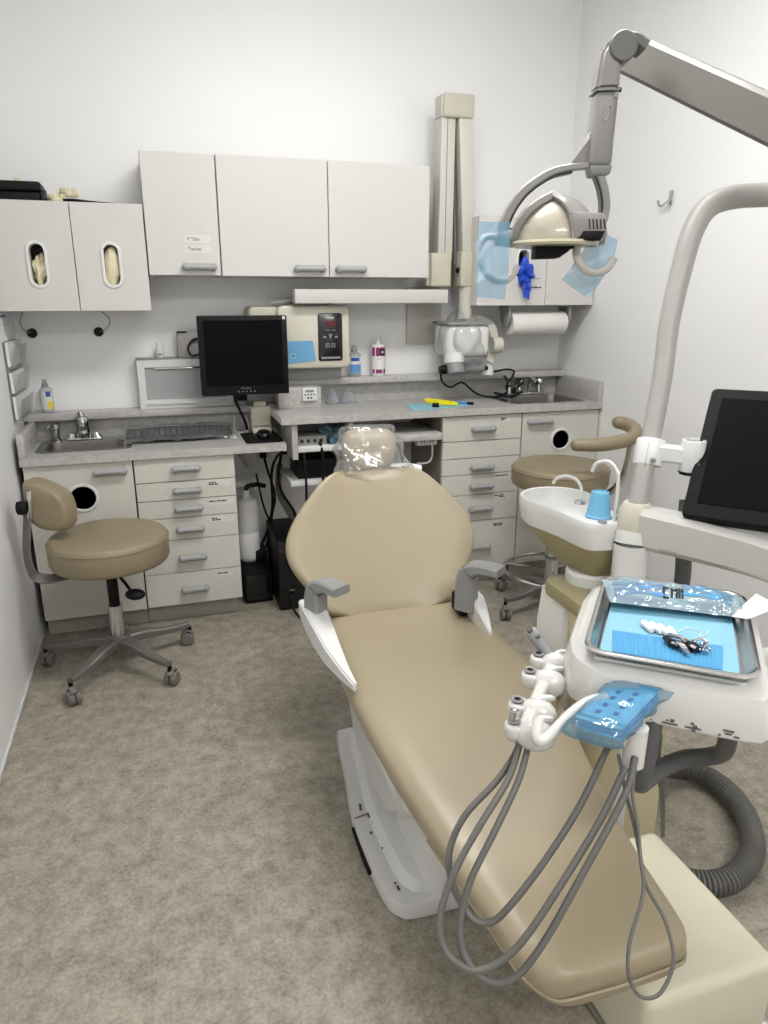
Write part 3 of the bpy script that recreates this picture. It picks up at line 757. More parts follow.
# timer
t = thing('timer', 'small white digital timer on the speckled panel left of the jars', 'timer', (0.703, 3.41, 0.965))
mb = MB(); rbox_y(mb, 0.668, 0.738, 0.968, 1.030, 3.405, 3.4195, 0.004, 0.002); part(t, 'case', mb, 'white')
part(t, 'display', MB().box(0.682, 0.724, 3.404, 3.406, 1.009, 1.021), 'grey')
mb = MB()
for k in range(4): mb.box(0.677 + k * 0.015, 0.685 + k * 0.015, 3.4035, 3.406, 0.995, 1.001)
for k in range(2): mb.box(0.69 + k * 0.015, 0.699 + k * 0.015, 3.4035, 3.406, 0.979, 0.986)
part(t, 'buttons', mb, 'ink')
for jx, jy, r, lab in ((0.842, 3.52, 0.034, 'clear glass dome jar on the right counter, the one nearest the white timer'), (0.925, 3.515, 0.042, 'wider clear glass dome jar on the right counter, to the right of the other jar')):
    t = thing('glass_jar', lab, 'jar', (jx, jy, RZ), group=None)
    part(t, 'dome', MB().lathe([(r, 0.001), (r * 0.98, 0.02), (r * 0.8, 0.045), (r * 0.4, 0.06), (r * 0.2, 0.064), (r * 0.25, 0.072), (r * 0.1, 0.078), (0, 0.078)], (jx, jy, RZ), None, 28), 'clearblue')
    part(t, 'base_ring', MB().lathe([(r * 1.0, 0.0005), (r * 1.12, 0.0005), (r * 1.12, 0.006), (r, 0.006)], (jx, jy, RZ), None, 28), 'clearblue')

# blue paper with yellow syringe etc. on the right counter
t = single('tray_paper', MB().prism([(1.15, 3.16, RZ + 0.0005), (1.49, 3.235, RZ + 0.0005), (1.515, 3.37, RZ + 0.0005), (1.18, 3.365, RZ + 0.0005)], (0, 0, 0.0012)), 'bluepaper', 'pale blue paper sheet on the right counter under the yellow instrument', 'paper')
t = thing('applicator_gun', 'yellow plastic applicator gun lying on the pale blue paper', 'applicator', (1.35, 3.30, RZ + 0.002))
part(t, 'body', MB().bar([(1.30, 3.395, RZ + 0.014), (1.34, 3.34, RZ + 0.014), (1.385, 3.255, RZ + 0.014)], 0.026, 0.02, (0, 0, 1)), 'yellow')
part(t, 'grip', MB().bar([(1.295, 3.36, RZ + 0.011), (1.33, 3.29, RZ + 0.011), (1.41, 3.245, RZ + 0.011)], 0.016, 0.016, (0, 0, 1)), 'yellow')
part(t, 'black_knob', MB().cyl((1.272, 3.235, RZ + 0.012), (1.302, 3.225, RZ + 0.012), 0.011, 0.011, 14), 'black')
t = thing('probe', 'thin blue-grey pen-like probe with a black cap on the pale blue paper', 'probe', (1.45, 3.30, RZ + 0.002))
part(t, 'shaft', MB().tube([(1.425, 3.35, RZ + 0.007), (1.475, 3.27, RZ + 0.007)], 0.005, 10, 1), 'bluelt')
part(t, 'cap', MB().tube([(1.475, 3.27, RZ + 0.008), (1.492, 3.243, RZ + 0.008)], 0.0075, 10, 1), 'black')

# wrapped keyboard, mouse pad, mouse, card reader
t = thing('keyboard', 'black keyboard wrapped in clear plastic on the left countertop', 'keyboard', (0.08, 3.36, LZ))
tilt = Matrix.Rotation(R(9), 3, 'X')
kc = Vector((0.085, 3.41, LZ + 0.030))
kb = MB()
out = [(-.235, -.075), (-.12, -.088), (0.05, -.088), (.235, -.07), (.235, .05), (.11, .075), (-.11, .085), (-.235, .06)]
kb.prism([kc + tilt @ Vector((a, b, -0.010)) for a, b in out], tilt @ Vector((0, 0, 0.016)), 0.004)
k = part(t, 'base', kb, 'black')
kk = MB()
for r_ in range(5):
    for c_ in range(17):
        kk.obox(kc + tilt @ Vector((-.205 + c_ * .0255, -.058 + r_ * .0225, 0.010)), (.021, .018, .007), tilt, 0.002, 1)
part(t, 'keys', kk, 'blackg')
wr = MB(); rnd = random.Random(4)
wr.grid(lambda u, v: kc + tilt @ Vector((-.25 + .50 * u, -.096 + .2 * v, 0.019 + 0.004 * math.sin(u * 23 + v * 7) * math.sin(v * 9 + u * 5) + 0.002 * math.sin(u * 50 + v * 19) - 0.020 * (abs(v - .5) * 2) ** 6 - 0.014 * (abs(u - .5) * 2) ** 10)), 60, 24)
part(t, 'plastic_wrap', wr, 'clear')
mb = MB()
for a in (-.13, -.115, -.10, .03, .045, .06): mb.obox(kc + tilt @ Vector((a, .074, 0.008)), (.009, .003, .003), tilt)
part(t, 'indicator_marks', mb, 'white')
mp = MB(); rings = []
for z in (LZ + 0.0005, LZ + 0.004):
    rings.append([(0.448 + a, 3.315 + b, z) for a, b in rrect(0.17, 0.26, 0.02)])
mp.loft(rings); single('mouse_pad', mp, 'black', 'black mouse pad at the right end of the left countertop', 'mouse pad')
t = thing('computer_mouse', 'black computer mouse on the black mouse pad', 'mouse', (0.465, 3.32, LZ + 0.004))
part(t, 'body', MB().sphere((0.46, 3.32, LZ + 0.014), (0.034, 0.055, 0.026), 20, 12), 'blackg')
t = thing('card_reader', 'cream box-shaped card reader standing behind the mouse pad', 'card reader', (0.47, 3.47, LZ))
part(t, 'body', MB().box(0.422, 0.518, 3.44, 3.51, LZ + 0.0005, 0.945, 0.006), 'cream')
part(t, 'top_tray', MB().box(0.437, 0.497, 3.45, 3.50, 0.945, 0.97, 0.005), 'cream')
part(t, 'slot', MB().box(0.43, 0.512, 3.4385, 3.441, LZ + 0.03, LZ + 0.037), 'lam_dark')
part(t, 'lower_step', MB().box(0.424, 0.516, 3.415, 3.44, LZ + 0.0005, LZ + 0.024, 0.004), 'cream')
single('cord', MB().tube([(0.36, 3.53, 0.90), (0.345, 3.50, 0.86), (0.35, 3.48, 0.825), (0.40, 3.475, 0.824), (0.415, 3.50, 0.85), (0.405, 3.52, 0.89)], 0.004, 8), 'white', 'thin white cord looping on the left desk beside the card reader', 'cord')

# ------------------------------------------------------------------ wall x-ray
t = thing('xray_unit', 'beige wall-mounted dental x-ray arm between the wall cabinets', 'x-ray unit', (1.42, 3.45, 1.06))
part(t, 'wall_plate', MB().box(1.262, 1.452, 3.585, 3.603, 1.215, 1.50, 0.004), 'xrayarm')
part(t, 'rail', MB().box(0.635, 1.385, 3.34, 3.43, 1.421, 1.484, 0.004), 'lam')
part(t, 'rail_mount', MB().box(1.25, 1.40, 3.40, 3.60, 1.425, 1.48, 0.004), 'xrayarm')
c1 = MB(); c1.prism([(1.35, 3.385, 2.25), (1.42, 3.385, 2.25), (1.42, 3.385, 1.62), (1.345, 3.385, 1.62)], (0, 0.09, 0), 0.006); part(t, 'lower_arm', c1, 'xrayarm')
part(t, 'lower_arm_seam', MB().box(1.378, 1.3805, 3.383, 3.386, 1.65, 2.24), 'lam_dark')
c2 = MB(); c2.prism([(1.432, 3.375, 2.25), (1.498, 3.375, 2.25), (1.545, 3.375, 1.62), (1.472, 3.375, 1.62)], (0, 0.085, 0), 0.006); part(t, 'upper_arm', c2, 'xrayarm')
part(t, 'arm_gap_shade', MB().tube([(1.425, 3.43, 2.25), (1.455, 3.43, 1.6)], 0.012, 8, 1), 'hose')  # dark tube put in for the shade between the two arms
part(t, 'elbow_cap', MB().box(1.352, 1.503, 3.365, 3.46, 2.235, 2.335, 0.010, 3), 'cream_dk')
part(t, 'elbow_side', MB().box(1.345, 1.356, 3.38, 3.46, 2.24, 2.33, 0.003), 'xrayarm')
part(t, 'lower_cap', MB().box(1.305, 1.412, 3.37, 3.46, 1.497, 1.652, 0.010, 3), 'cream_dk')
part(t, 'lower_cap_flange', MB().box(1.288, 1.306, 3.385, 3.45, 1.50, 1.65, 0.004), 'cream_dk')
part(t, 'upper_cap', MB().box(1.457, 1.568, 3.36, 3.45, 1.497, 1.66, 0.010, 3), 'cream_dk')
part(t, 'screw', MB().cyl((1.29, 3.40, 1.57), (1.286, 3.40, 1.57), 0.012, 0.012, 12), 'black')
part(t, 'screw', MB().cyl((1.455, 3.39, 1.575), (1.447, 3.39, 1.575), 0.014, 0.014, 12), 'black')
part(t, 'drop_tube', MB().cyl((1.503, 3.40, 1.50), (1.503, 3.40, 1.345), 0.036, 0.034, 24), 'xrayarm')
yk = MB(); yk.bar([(1.50, 3.40, 1.345), (1.58, 3.40, 1.335), (1.645, 3.40, 1.30), (1.662, 3.40, 1.24), (1.655, 3.40, 1.17), (1.64, 3.40, 1.13)], 0.05, 0.034, (0, 1, 0)); part(t, 'yoke', yk, 'xrayarm')
part(t, 'dial', MB().cyl((1.64, 3.37, 1.215), (1.69, 3.37, 1.215), 0.04, 0.04, 24), 'xrayarm')
hd = MB(); hd.box(1.375, 1.605, 3.31, 3.50, 1.165, 1.325, 0.03, 4); part(t, 'tube_head', hd, 'white')
part(t, 'head_band', MB().box(1.372, 1.608, 3.30, 3.51, 1.318, 1.332, 0.004), 'grey')
part(t, 'head_lower', MB().box(1.45, 1.60, 3.33, 3.48, 1.085, 1.17, 0.02, 3), 'grey')
part(t, 'cone', MB().cyl((1.42, 3.33, 1.165), (1.42, 3.30, 1.085), 0.042, 0.042, 24), 'grey')
part(t, 'cone_collar', MB().cyl((1.42, 3.335, 1.18), (1.42, 3.325, 1.135), 0.05, 0.05, 24), 'white')
part(t, 'cone_knob', MB().cyl((1.375, 3.33, 1.105), (1.345, 3.33, 1.105), 0.024, 0.018, 16), 'black')
ft = MB(); ft.lathe([(0, 0), (0.034, 0), (0.034, 0.03), (0.022, 0.07), (0.02, 0.12), (0, 0.12)], (1.645, 3.42, 1.0635), None, 20); part(t, 'handset_holder', ft, 'white')
part(t, 'handset_button', MB().cyl((1.625, 3.394, 1.10), (1.622, 3.385, 1.10), 0.012, 0.012, 14), 'black')
wr = crumple((1.492, 3.40, 1.232), (0.122, 0.12, 0.145), 31, 0.14, 44, 30); t2 = single('plastic_cover', wr, 'clear', 'clear wrinkled plastic bag over the x-ray head', 'plastic cover')
single('cord', MB().tube([(1.41, 3.48, 1.085), (1.42, 3.48, 1.03), (1.46, 3.46, 1.0), (1.53, 3.47, 1.02), (1.60, 3.45, 0.965), (1.68, 3.44, 0.942), (1.78, 3.48, 0.945), (1.84, 3.49, 0.96)], 0.005, 8), 'black', 'black cord draped from the x-ray head along the backsplash to the right sink', 'cord')
single('cord', MB().tube([(1.672, 3.44, 1.075), (1.72, 3.46, 1.075), (1.79, 3.48, 1.08), (1.835, 3.482, 1.068), (1.825, 3.49, 1.03), (1.80, 3.495, 0.99), (1.80, 3.48, 0.955)], 0.005, 8), 'black', 'black cord running from the x-ray handset over the ledge edge', 'cord')
t = thing('handpiece_set', 'bunch of black dental handpieces and cords beside the right faucet', 'handpieces', (1.80, 3.45, RZ))
for i, (a, b, c_) in enumerate((((1.76, 3.42, 0.95), (1.80, 3.46, 1.0), (1.77, 3.47, 1.05)), ((1.74, 3.43, 0.95), (1.82, 3.45, 0.975), (1.88, 3.46, 1.01)), ((1.80, 3.41, 0.945), (1.83, 3.45, 0.98), (1.86, 3.45, 1.03)), ((1.71, 3.46, 0.962), (1.78, 3.40, 0.948), (1.86, 3.43, 0.965)))):
    part(t, 'handpiece', MB().tube([a, b, c_], 0.009, 10, 6, [0.006, 0.011, 0.007]), 'blackg')
part(t, 'chrome_tip', MB().cyl((1.775, 3.41, RZ + 0.001), (1.775, 3.41, RZ + 0.06), 0.011, 0.008, 14), 'chrome')

# paper towel roll and holder
t = thing('towel_holder', 'grey paper towel holder under the right wall cabinet', 'towel holder', (1.87, 3.37, 1.32))
for x, nm in ((1.708, 'bracket'), (2.05, 'bracket')):
    part(t, nm, MB().prism([(x, 3.33, 1.408), (x, 3.44, 1.408), (x, 3.42, 1.345), (x, 3.39, 1.30), (x, 3.35, 1.30), (x, 3.325, 1.35)], (0.014, 0, 0), 0.003), 'grey')
part(t, 'mount_plate', MB().box(1.708, 2.064, 3.33, 3.44, 1.403, 1.409, 0.001), 'grey')
t = thing('paper_towel_roll', 'white paper towel roll hanging under the right wall cabinet', 'paper towels', (1.87, 3.37, 1.27))
QT = Matrix.Rotation(R(90), 3, 'Y').to_quaternion()
part(t, 'roll', MB().lathe([(0.02, 0), (0.056, 0), (0.058, 0.004), (0.058, 0.306), (0.056, 0.31), (0.02, 0.31)], (1.732, 3.372, 1.322), QT, 36), 'towel')
part(t, 'core', MB().lathe([(0.0, -0.002), (0.019, -0.002), (0.019, 0.312), (0, 0.312)], (1.732, 3.372, 1.322), QT, 20), 'hole')

# coat hook on the right wall
t = thing('coat_hook', 'small chrome coat hook on the right wall', 'hook', (XR, 2.79, 1.84))
part(t, 'plate', MB().box(XR - 0.006, XR - 0.0005, 2.768, 2.792, 1.825, 1.885, 0.003), 'chrome')
part(t, 'hook', MB().tube([(XR - 0.006, 2.775, 1.855), (XR - 0.018, 2.785, 1.838), (XR - 0.03, 2.80, 1.826), (XR - 0.034, 2.815, 1.832), (XR - 0.034, 2.82, 1.848)], 0.005, 10), 'chrome')
part(t, 'prong', MB().tube([(XR - 0.006, 2.775, 1.85), (XR - 0.025, 2.765, 1.835), (XR - 0.03, 2.755, 1.822)], 0.004, 8), 'chrome')

# ------------------------------------------------------------------ knee space
t = thing('network_box', 'grey network box with ports on the upper shelf under the right countertop', 'network box', (0.66, 3.3, 0.792))
part(t, 'case', MB().box(0.60, 0.735, 3.20, 3.36, 0.7925, 0.835, 0.004), 'greylamp')
mb = MB()
for k in range(4): mb.box(0.61 + k * 0.03, 0.625 + k * 0.03, 3.198, 3.201, 0.805, 0.82)
part(t, 'ports', mb, 'ink')
single('wrap', crumple((0.775, 3.24, 0.835), (0.05, 0.05, 0.036), 41, 0.5), 'teal', 'crumpled teal sterile wrap on the shelf beside the network box', 'wrap')
single('battery_backup', MB().box(0.60, 0.80, 3.24, 3.45, 0.6225, 0.715, 0.008), 'black', 'black box on the lower shelf under the right countertop', 'box')
single('power_strip', MB().box(1.18, 1.30 - 0.015, 3.19, 3.24, 0.758, 0.794, 0.004), 'white', 'white outlet strip under the right keyboard tray', 'power strip')
t = [o for o in bpy.data.objects if o.name == 'power_strip'][0]
mb = MB()
for a in (1.20, 1.245):
    for b in (0, 0.014): mb.box(a + b, a + b + 0.005, 3.188, 3.1905, 0.772, 0.782)
part(t, 'sockets', mb, 'ink')
single('cord', MB().tube([(1.262, 3.20, 0.757), (1.262, 3.20, 0.70), (1.24, 3.2, 0.67), (1.19, 3.22, 0.665)], 0.005, 8), 'white', 'white cord hanging from the outlet strip to the right of the headrest', 'cord')
single('cord', MB().tube([(1.12, 3.4, 0.78), (1.15, 3.38, 0.72), (1.18, 3.4, 0.62), (1.16, 3.45, 0.5)], 0.008, 8), 'black', 'black cord hanging under the keyboard tray behind the headrest', 'cord')
t = thing('water_bottle', 'tall white plastic water bottle hanging in the left knee space', 'bottle', (0.378, 3.45, 0.168))
part(t, 'bottle', MB().lathe([(0, 0), (0.04, 0.0), (0.052, 0.015), (0.054, 0.03), (0.054, 0.15), (0.052, 0.155), (0.054, 0.16), (0.054, 0.29), (0.045, 0.32), (0.02, 0.335), (0.018, 0.37), (0, 0.37)], (0.378, 3.45, 0.168), None, 28), 'tank')
part(t, 'bracket', MB().box(0.304, 0.42, 3.44, 3.46, 0.528, 0.55, 0.003), 'grey')
part(t, 'valve', MB().tube([(0.378, 3.45, 0.53), (0.385, 3.43, 0.56), (0.43, 3.43, 0.565), (0.47, 3.45, 0.55)], 0.012, 8), 'blackg')
single('wall_outlet', MB().box(0.455, 0.525, 3.597, 3.6045, 0.66, 0.77, 0.003), 'white', 'white wall outlet behind the cords in the left knee space', 'outlet')
single('plug', MB().box(0.47, 0.505, 3.565, 3.597, 0.665, 0.70, 0.004), 'black', 'black plug in the wall outlet under the left desk', 'plug')
single('desk_bracket', MB().prism([(0.305, 3.42, 0.7865), (0.33, 3.42, 0.7865), (0.40, 3.42, 0.66), (0.385, 3.42, 0.65)], (0, 0.02, 0), 0.003), 'steel_dk', 'small metal bracket under the left desk beside the drawers', 'bracket')
t = thing('battery_backup', 'squat black battery backup box on the floor under the water bottle', 'power supply', (0.40, 3.38, 0))
part(t, 'case', MB().box(0.325, 0.462, 3.28, 3.55, 0.001, 0.165, 0.008), 'black')
part(t, 'front_panel', MB().box(0.335, 0.452, 3.276, 3.281, 0.02, 0.15, 0.003), 'blackg')
t = thing('computer_tower', 'black computer tower on the floor left of the dental chair back', 'computer', (0.52, 3.3, 0))
part(t, 'case', MB().box(0.475, 0.605, 3.155, 3.5, 0.001, 0.36, 0.006), 'black')
part(t, 'front_panel', MB().box(0.478, 0.602, 3.15, 3.157, 0.01, 0.352, 0.003), 'blackg')
part(t, 'logo_sticker', MB().box(0.565, 0.585, 3.1485, 3.1505, 0.02, 0.038), 'bluelt')
mb = MB(); dashes(mb, 0.525, 3.1505, 0.10, (.012, .01), 0.006, 0.003, 0.001); part(t, 'brand_mark', mb, 'grey')
single('power_brick', MB().box(0.40, 0.46, 3.40, 3.52, 0.1655, 0.23, 0.006), 'black', 'black power brick on top of the squat battery backup', 'power brick')
def cable(pts, r, m, label): single('cable', MB().tube(pts, r, 8), m, label, 'cable')
cable([(0.49, 3.56, 0.67), (0.50, 3.5, 0.60), (0.52, 3.45, 0.50), (0.50, 3.44, 0.40), (0.47, 3.42, 0.28), (0.46, 3.43, 0.235)], 0.006, 'black', 'black cable from the wall plug down to the battery backup')
cable([(0.60, 3.30, 0.74), (0.53, 3.36, 0.72), (0.50, 3.40, 0.62), (0.50, 3.42, 0.45), (0.47, 3.46, 0.30), (0.44, 3.47, 0.235)], 0.007, 'black', 'thick black cable curving from the shelf to the floor in the knee space')
cable([(0.565, 3.45, 0.73), (0.54, 3.44, 0.60), (0.55, 3.42, 0.52), (0.60, 3.35, 0.42), (0.58, 3.30, 0.365)], 0.007, 'black', 'black cable ending on top of the computer tower')
cable([(0.62, 3.19, 0.79), (0.622, 3.16, 0.70), (0.622, 3.16, 0.55), (0.615, 3.17, 0.42)], 0.006, 'black', 'black cable hanging straight down from the network box, left one')
cable([(0.70, 3.19, 0.81), (0.705, 3.165, 0.75), (0.705, 3.165, 0.64), (0.70, 3.17, 0.52)], 0.007, 'black', 'black cable hanging straight down from the network box, right one')
cable([(0.56, 3.52, 0.64), (0.55, 3.50, 0.50), (0.60, 3.47, 0.38), (0.66, 3.46, 0.28)], 0.016, 'rubber', 'thick brownish hose behind the cables in the knee space')
cable([(0.53, 3.14, 0.09), (0.53, 3.09, 0.03), (0.56, 3.02, 0.006), (0.63, 2.93, 0.006), (0.68, 2.90, 0.006)], 0.006, 'black', 'black cable lying on the floor in front of the computer tower')
cable([(0.44, 3.52, 0.60), (0.47, 3.5, 0.42), (0.53, 3.5, 0.25), (0.56, 3.52, 0.1), (0.57, 3.53, 0.01)], 0.005, 'black', 'thin black cable hanging along the back wall in the knee space')
# ------------------------------------------------------------------ dental chair
chair = thing('dental_chair', 'tan vinyl dental chair with white base and grey armrests in the middle of the room', 'dental chair', (0.64, 1.6, 0))
def lerp_tab(tab, y):
    for a, b in zip(tab[:-1], tab[1:]):
        if a[0] >= y >= b[0]:
            f = (a[0] - y) / (a[0] - b[0]); f = f * f * (3 - 2 * f) if False else f
            return [p + (q - p) * f for p, q in zip(a, b)]
    return list(tab[-1] if y < tab[-1][0] else tab[0])
# y, centre x, half width, top z, thickness
SEAT = [(2.10, .675, .195, .480, .07), (2.04, .672, .225, .492, .085), (1.9, .665, .248, .500, .095), (1.8, .663, .254, .503, .1), (1.6, .658, .260, .515, .1), (1.5, .655, .261, .525, .1),
        (1.4, .650, .254, .517, .1), (1.25, .645, .232, .488, .095), (1.1, .641, .203, .460, .092), (.98, .644, .182, .434, .085), (.90, .652, .170, .416, .082), (.825, .659, .161, .404, .092), (.792, .664, .152, .399, .092), (.768, .666, .136, .392, .085), (.757, .667, .114, .384, .068)]
def cushion_ring(y, xc, hw, zt, th):
    n = 28; out = []
    for i in range(n):
        a = 2 * PI * i / n; ca, sa = math.cos(a), math.sin(a)
        e = 0.32
        u = math.copysign(abs(ca) ** e, ca); v = math.copysign(abs(sa) ** 0.62, sa)
        dish = 0.010 * (1 - min(1, abs(u) / 0.75) ** 2) if sa > 0 else 0
        z = zt - th / 2 + v * th / 2 - dish * v
        w = hw if v > -0.2 else hw * (1 - 0.10 * (-0.2 - v))
        out.append((xc + u * w, y, z))
    return out
mb = MB()
ys = [2.10, 2.08, 2.05, 2.0, 1.9, 1.8, 1.7, 1.62, 1.56, 1.5, 1.44, 1.38, 1.3, 1.2, 1.1, 1.02, .95, .90, .86, .825, .805, .79, .778, .766, .757]
mb.loft([cushion_ring(y, *lerp_tab(SEAT, y)[1:]) for y in ys])
part(chair, 'seat_cushion', mb, 'vinyl', ang=60, sub=1)
pip = []
for y in ys[14:]:
    s = lerp_tab(SEAT, y); pip.append((s[1] - s[2] * 0.985, y, s[3] - s[4] * 0.62))
ends = list(pip); right = []
for y in ys[14:]:
    s = lerp_tab(SEAT, y); right.append((s[1] + s[2] * 0.985, y, s[3] - s[4] * 0.62))
pip += [(0.61, .752, .345), (0.667, .750, .345), (0.72, .752, .345)] + list(reversed(right))
part(chair, 'piping', MB().tube(pip, 0.0035, 6, 2), 'piping')

# backrest: outline (u across, v along the back), reclined 32 degrees
ba = R(32); BO = Vector((0.662, 2.045, 0.50)); BV = Vector((0, math.sin(ba), math.cos(ba))); BN = Vector((0, -math.cos(ba), math.sin(ba))); BU = Vector((1, 0, 0))
prof = [(-0.05, .215), (0.0, .230), (0.03, .246), (0.07, .274), (0.11, .302), (0.15, .320), (0.19, .325), (0.22, .321), (0.26, .306), (0.30, .280), (0.34, .249), (0.38, .214), (0.41, .184), (0.43, .156), (0.441, .125), (0.445, .09)]
def back_ring(v, hw):
    n = 36; out = []
    ed = min(1.0, (0.455 - v) / 0.05) ** 0.5 if v > 0.4 else 1.0
    for i in range(n):
        a = 2 * PI * i / n; ca, sa = math.cos(a), math.sin(a)
        u = math.copysign(abs(ca) ** 0.55, ca); w = math.copysign(abs(sa) ** 0.7, sa)
        th = 0.05 * ed
        curl = 0.035 * (abs(u) ** 2.5)
        d = w * th + curl - (0.018 * (1 - u * u) if w > 0 else 0) * ed
        xsh = 0.012 * v / 0.44
        out.append(BO + BU * (u * hw + xsh) + BV * v + BN * d)
    return out
mb = MB(); mb.loft([back_ring(v, h) for v, h in prof]); part(chair, 'backrest', mb, 'vinyl', ang=60, sub=1)
shell = MB(); shell.loft([[BO + BU * (a) + BV * b - BN * 0.045 for a, b in ((-.2, .02), (.2, .02), (.26, .17), (.15, .36), (-.15, .36), (-.26, .17))], [BO + BU * (a) + BV * b - BN * 0.09 for a, b in ((-.15, .04), (.15, .04), (.2, .17), (.1, .33), (-.1, .33), (-.2, .17))]])
part(chair, 'back_shell', shell, 'chairwhite')
# headrest
hc = BO + BU * 0.022 + BV * 0.525 + BN * 0.0
hm = Matrix((BU, BV, BN)).transposed()
mb = MB()
rings = []
for v, w, d in ((-.078, .045, .018), (-.07, .062, .03), (-.045, .078, .04), (-.01, .092, .046), (.03, .099, .046), (.055, .094, .04), (.07, .075, .028), (.076, .05, .012)):
    ring = []
    for i in range(28):
        a = 2 * PI * i / 28; ca, sa = math.cos(a), math.sin(a)
        u = math.copysign(abs(ca) ** .7, ca) * w; q = math.copysign(abs(sa) ** .7, sa) * d
        ring.append(hc + hm @ Vector((u, v, q - 0.012 * (1 - (u / .1) ** 2) * (1 if sa > 0 else 0))))
    rings.append(ring)
mb.loft(rings); part(chair, 'headrest', mb, 'vinyl', ang=60, sub=1)
part(chair, 'headrest_bar', MB().obox(BO + BU * 0.02 + BV * 0.44 - BN * 0.05, (0.07, 0.2, 0.012), hm, 0.003), 'steel')
part(chair, 'headrest_lever', MB().tube([BO + BU * 0.05 + BV * 0.455 - BN * 0.03, BO + BU * 0.14 + BV * 0.46 - BN * 0.03, BO + BU * 0.205 + BV * 0.448 - BN * 0.03], 0.017, 12, 4), 'white')
# clear plastic over the headrest
rnd = random.Random(12)
mb = MB(); rings = []
NV, NU = 26, 64
for j in range(NV + 1):
    f = j / NV
    v = -.10 + .185 * f
    w = .135 - .035 * f + 0.008 * math.sin(f * 13) ; d = .058 - .012 * f
    if f > 0.9: k = math.sqrt(max(0.02, 1 - ((f - 0.9) / 0.1) ** 2)); w *= 0.82 + 0.18 * k; d *= 0.3 + 0.7 * k
    ring = []
    for i in range(NU):
        a = 2 * PI * i / NU; ca, sa = math.cos(a), math.sin(a)
        rip = 1 + 0.05 * math.sin(a * 9 + f * 7) * (1 - .4 * f) + 0.03 * math.sin(a * 17 - f * 15)
        u = math.copysign(abs(ca) ** .8, ca) * w * rip; q = math.copysign(abs(sa) ** .8, sa) * d * rip
        q += 0.004 * math.sin(u * 26 + v * 48) + .0016 * math.sin(u * 60 - v * 34)
        ring.append(hc + hm @ Vector((u, v, q)))
    rings.append(ring)
mb.loft(rings, cap=False); mb.bm.faces.new(mb.bm.verts[-NU:])
single('headrest_cover', mb, 'clear', 'crinkled clear plastic bag pulled over the chair headrest', 'plastic cover', ang=80)

# armrests: post at the side, pad turned inwards / outwards
def armrest(px, py, dx, dy, zb):
    d = Vector((dx, dy, 0)).normalized(); n = Vector((-d.y, d.x, 0))
    a = part(chair, 'armrest', MB().bar([(px, py, zb), (px, py, .63), (px + d.x * .012, py + d.y * .012, .66), (px + d.x * .045, py + d.y * .045, .675), (px + d.x * .110, py + d.y * .110, .675)], 0.062, 0.04, (d.x * .7, d.y * .7, .7), 5, [(.050, .066), (.050, .060), (.052, .045), (.057, .030), (.060, .026)]), 'grey')
    return a
armrest(.384, 1.86, .42, -.75, .555)
armrest(.850, 1.845, .55, -.68, .53)
def sidearm(sx, xo, xi):
    mb = MB()
    if sx < 0: st = [(1.93, .592, .545, 0, .82), (1.86, .592, .535, 0, 1.0), (1.78, .575, .508, .15, 1), (1.68, .555, .502, .32, .97), (1.58, .54, .505, .6, .94), (1.51, .532, .512, .82, .97)]
    else: st = [(1.90, .575, .50, 0, .9), (1.84, .57, .49, 0, 1.0), (1.80, .555, .485, .15, 1), (1.75, .535, .48, .45, 1), (1.70, .515, .475, .8, 1)]
    rings = []
    for y, zt, zb, o, i_ in st:
        a = xo + (xi - xo) * o; b = xo + (xi - xo) * i_
        rings.append([(a, y, zb), (a, y, zt), (b, y, zt + .004), (b, y, zb)])
    mb.loft(rings); bmesh.ops.bevel(mb.bm, geom=[e for e in mb.bm.edges], offset=0.004, segments=2, affect='EDGES', clamp_overlap=True)
    return part(chair, 'side_bracket', mb, 'chairwhite')
sidearm(-1, .345, .412); sidearm(1, .905, .86)
part(chair, 'bracket_pivot', MB().box(.835, .86, 1.85, 1.93, .50, .56, .006), 'black')
part(chair, 'under_frame', MB().box(.44, .86, 1.22, 2.04, .35, .405, .02, 3), 'chairwhite')
part(chair, 'frame_step', MB().prism([(.415, 1.56, .44), (.415, 1.25, .42), (.44, 1.25, .33), (.44, 1.50, .33)], (.06, 0, 0), .006), 'chairwhite')
# lifting arm and covers
la = MB(); la.prism([(.482, y, z) for y, z in ((1.93, .40), (1.90, .265), (1.84, .175), (1.70, .12), (1.50, .14), (1.41, .215), (1.31, .335), (1.31, .375), (1.45, .40))], (.34, 0, 0), .014, 3)
part(chair, 'lift_arm', la, 'chairwhite')
part(chair, 'rear_column', MB().box(.56, .80, 1.66, 1.96, .04, .30, .03, 3), 'chairwhite')
hump = MB(); hump.loft([[(.70 + a * s - .008 * (1 - s) * 10, 1.44 + b * s + o, z) for a, b in rrect(.345, .32, .06)] for s, o, z in ((1, 0, .035), (.985, 0, .10), (.96, -.004, .16), (.91, -.012, .195), (.80, -.02, .215), (.6, -.02, .222))])
part(chair, 'motor_cover', hump, 'chairwhite')
base = MB()
bo = [(.52, 2.055), (.478, 2.02), (.455, 1.85), (.425, 1.64), (.422, 1.46), (.430, 1.35), (.450, 1.305), (.50, 1.285), (.74, 1.285), (.84, 1.28), (.86, 1.4), (.86, 2.0), (.83, 2.05)]
bo = [tuple(p)[:2] for p in smooth_path([(x, y, 0) for x, y in bo], 4, True)]
cxb, cyb = .64, 1.67
rg = []
for s, z in ((1, .002), (1, .034), (.985, .042), (.90, .041), (.80, .040), (.72, .060), (.70, .062)):
    rg.append([(cxb + (x - cxb) * s, cyb + (y - cyb) * (1 - (1 - s) * .5), z) for x, y in bo])
base.loft(rg); bp = part(chair, 'base_plate', base, 'chairwhite')
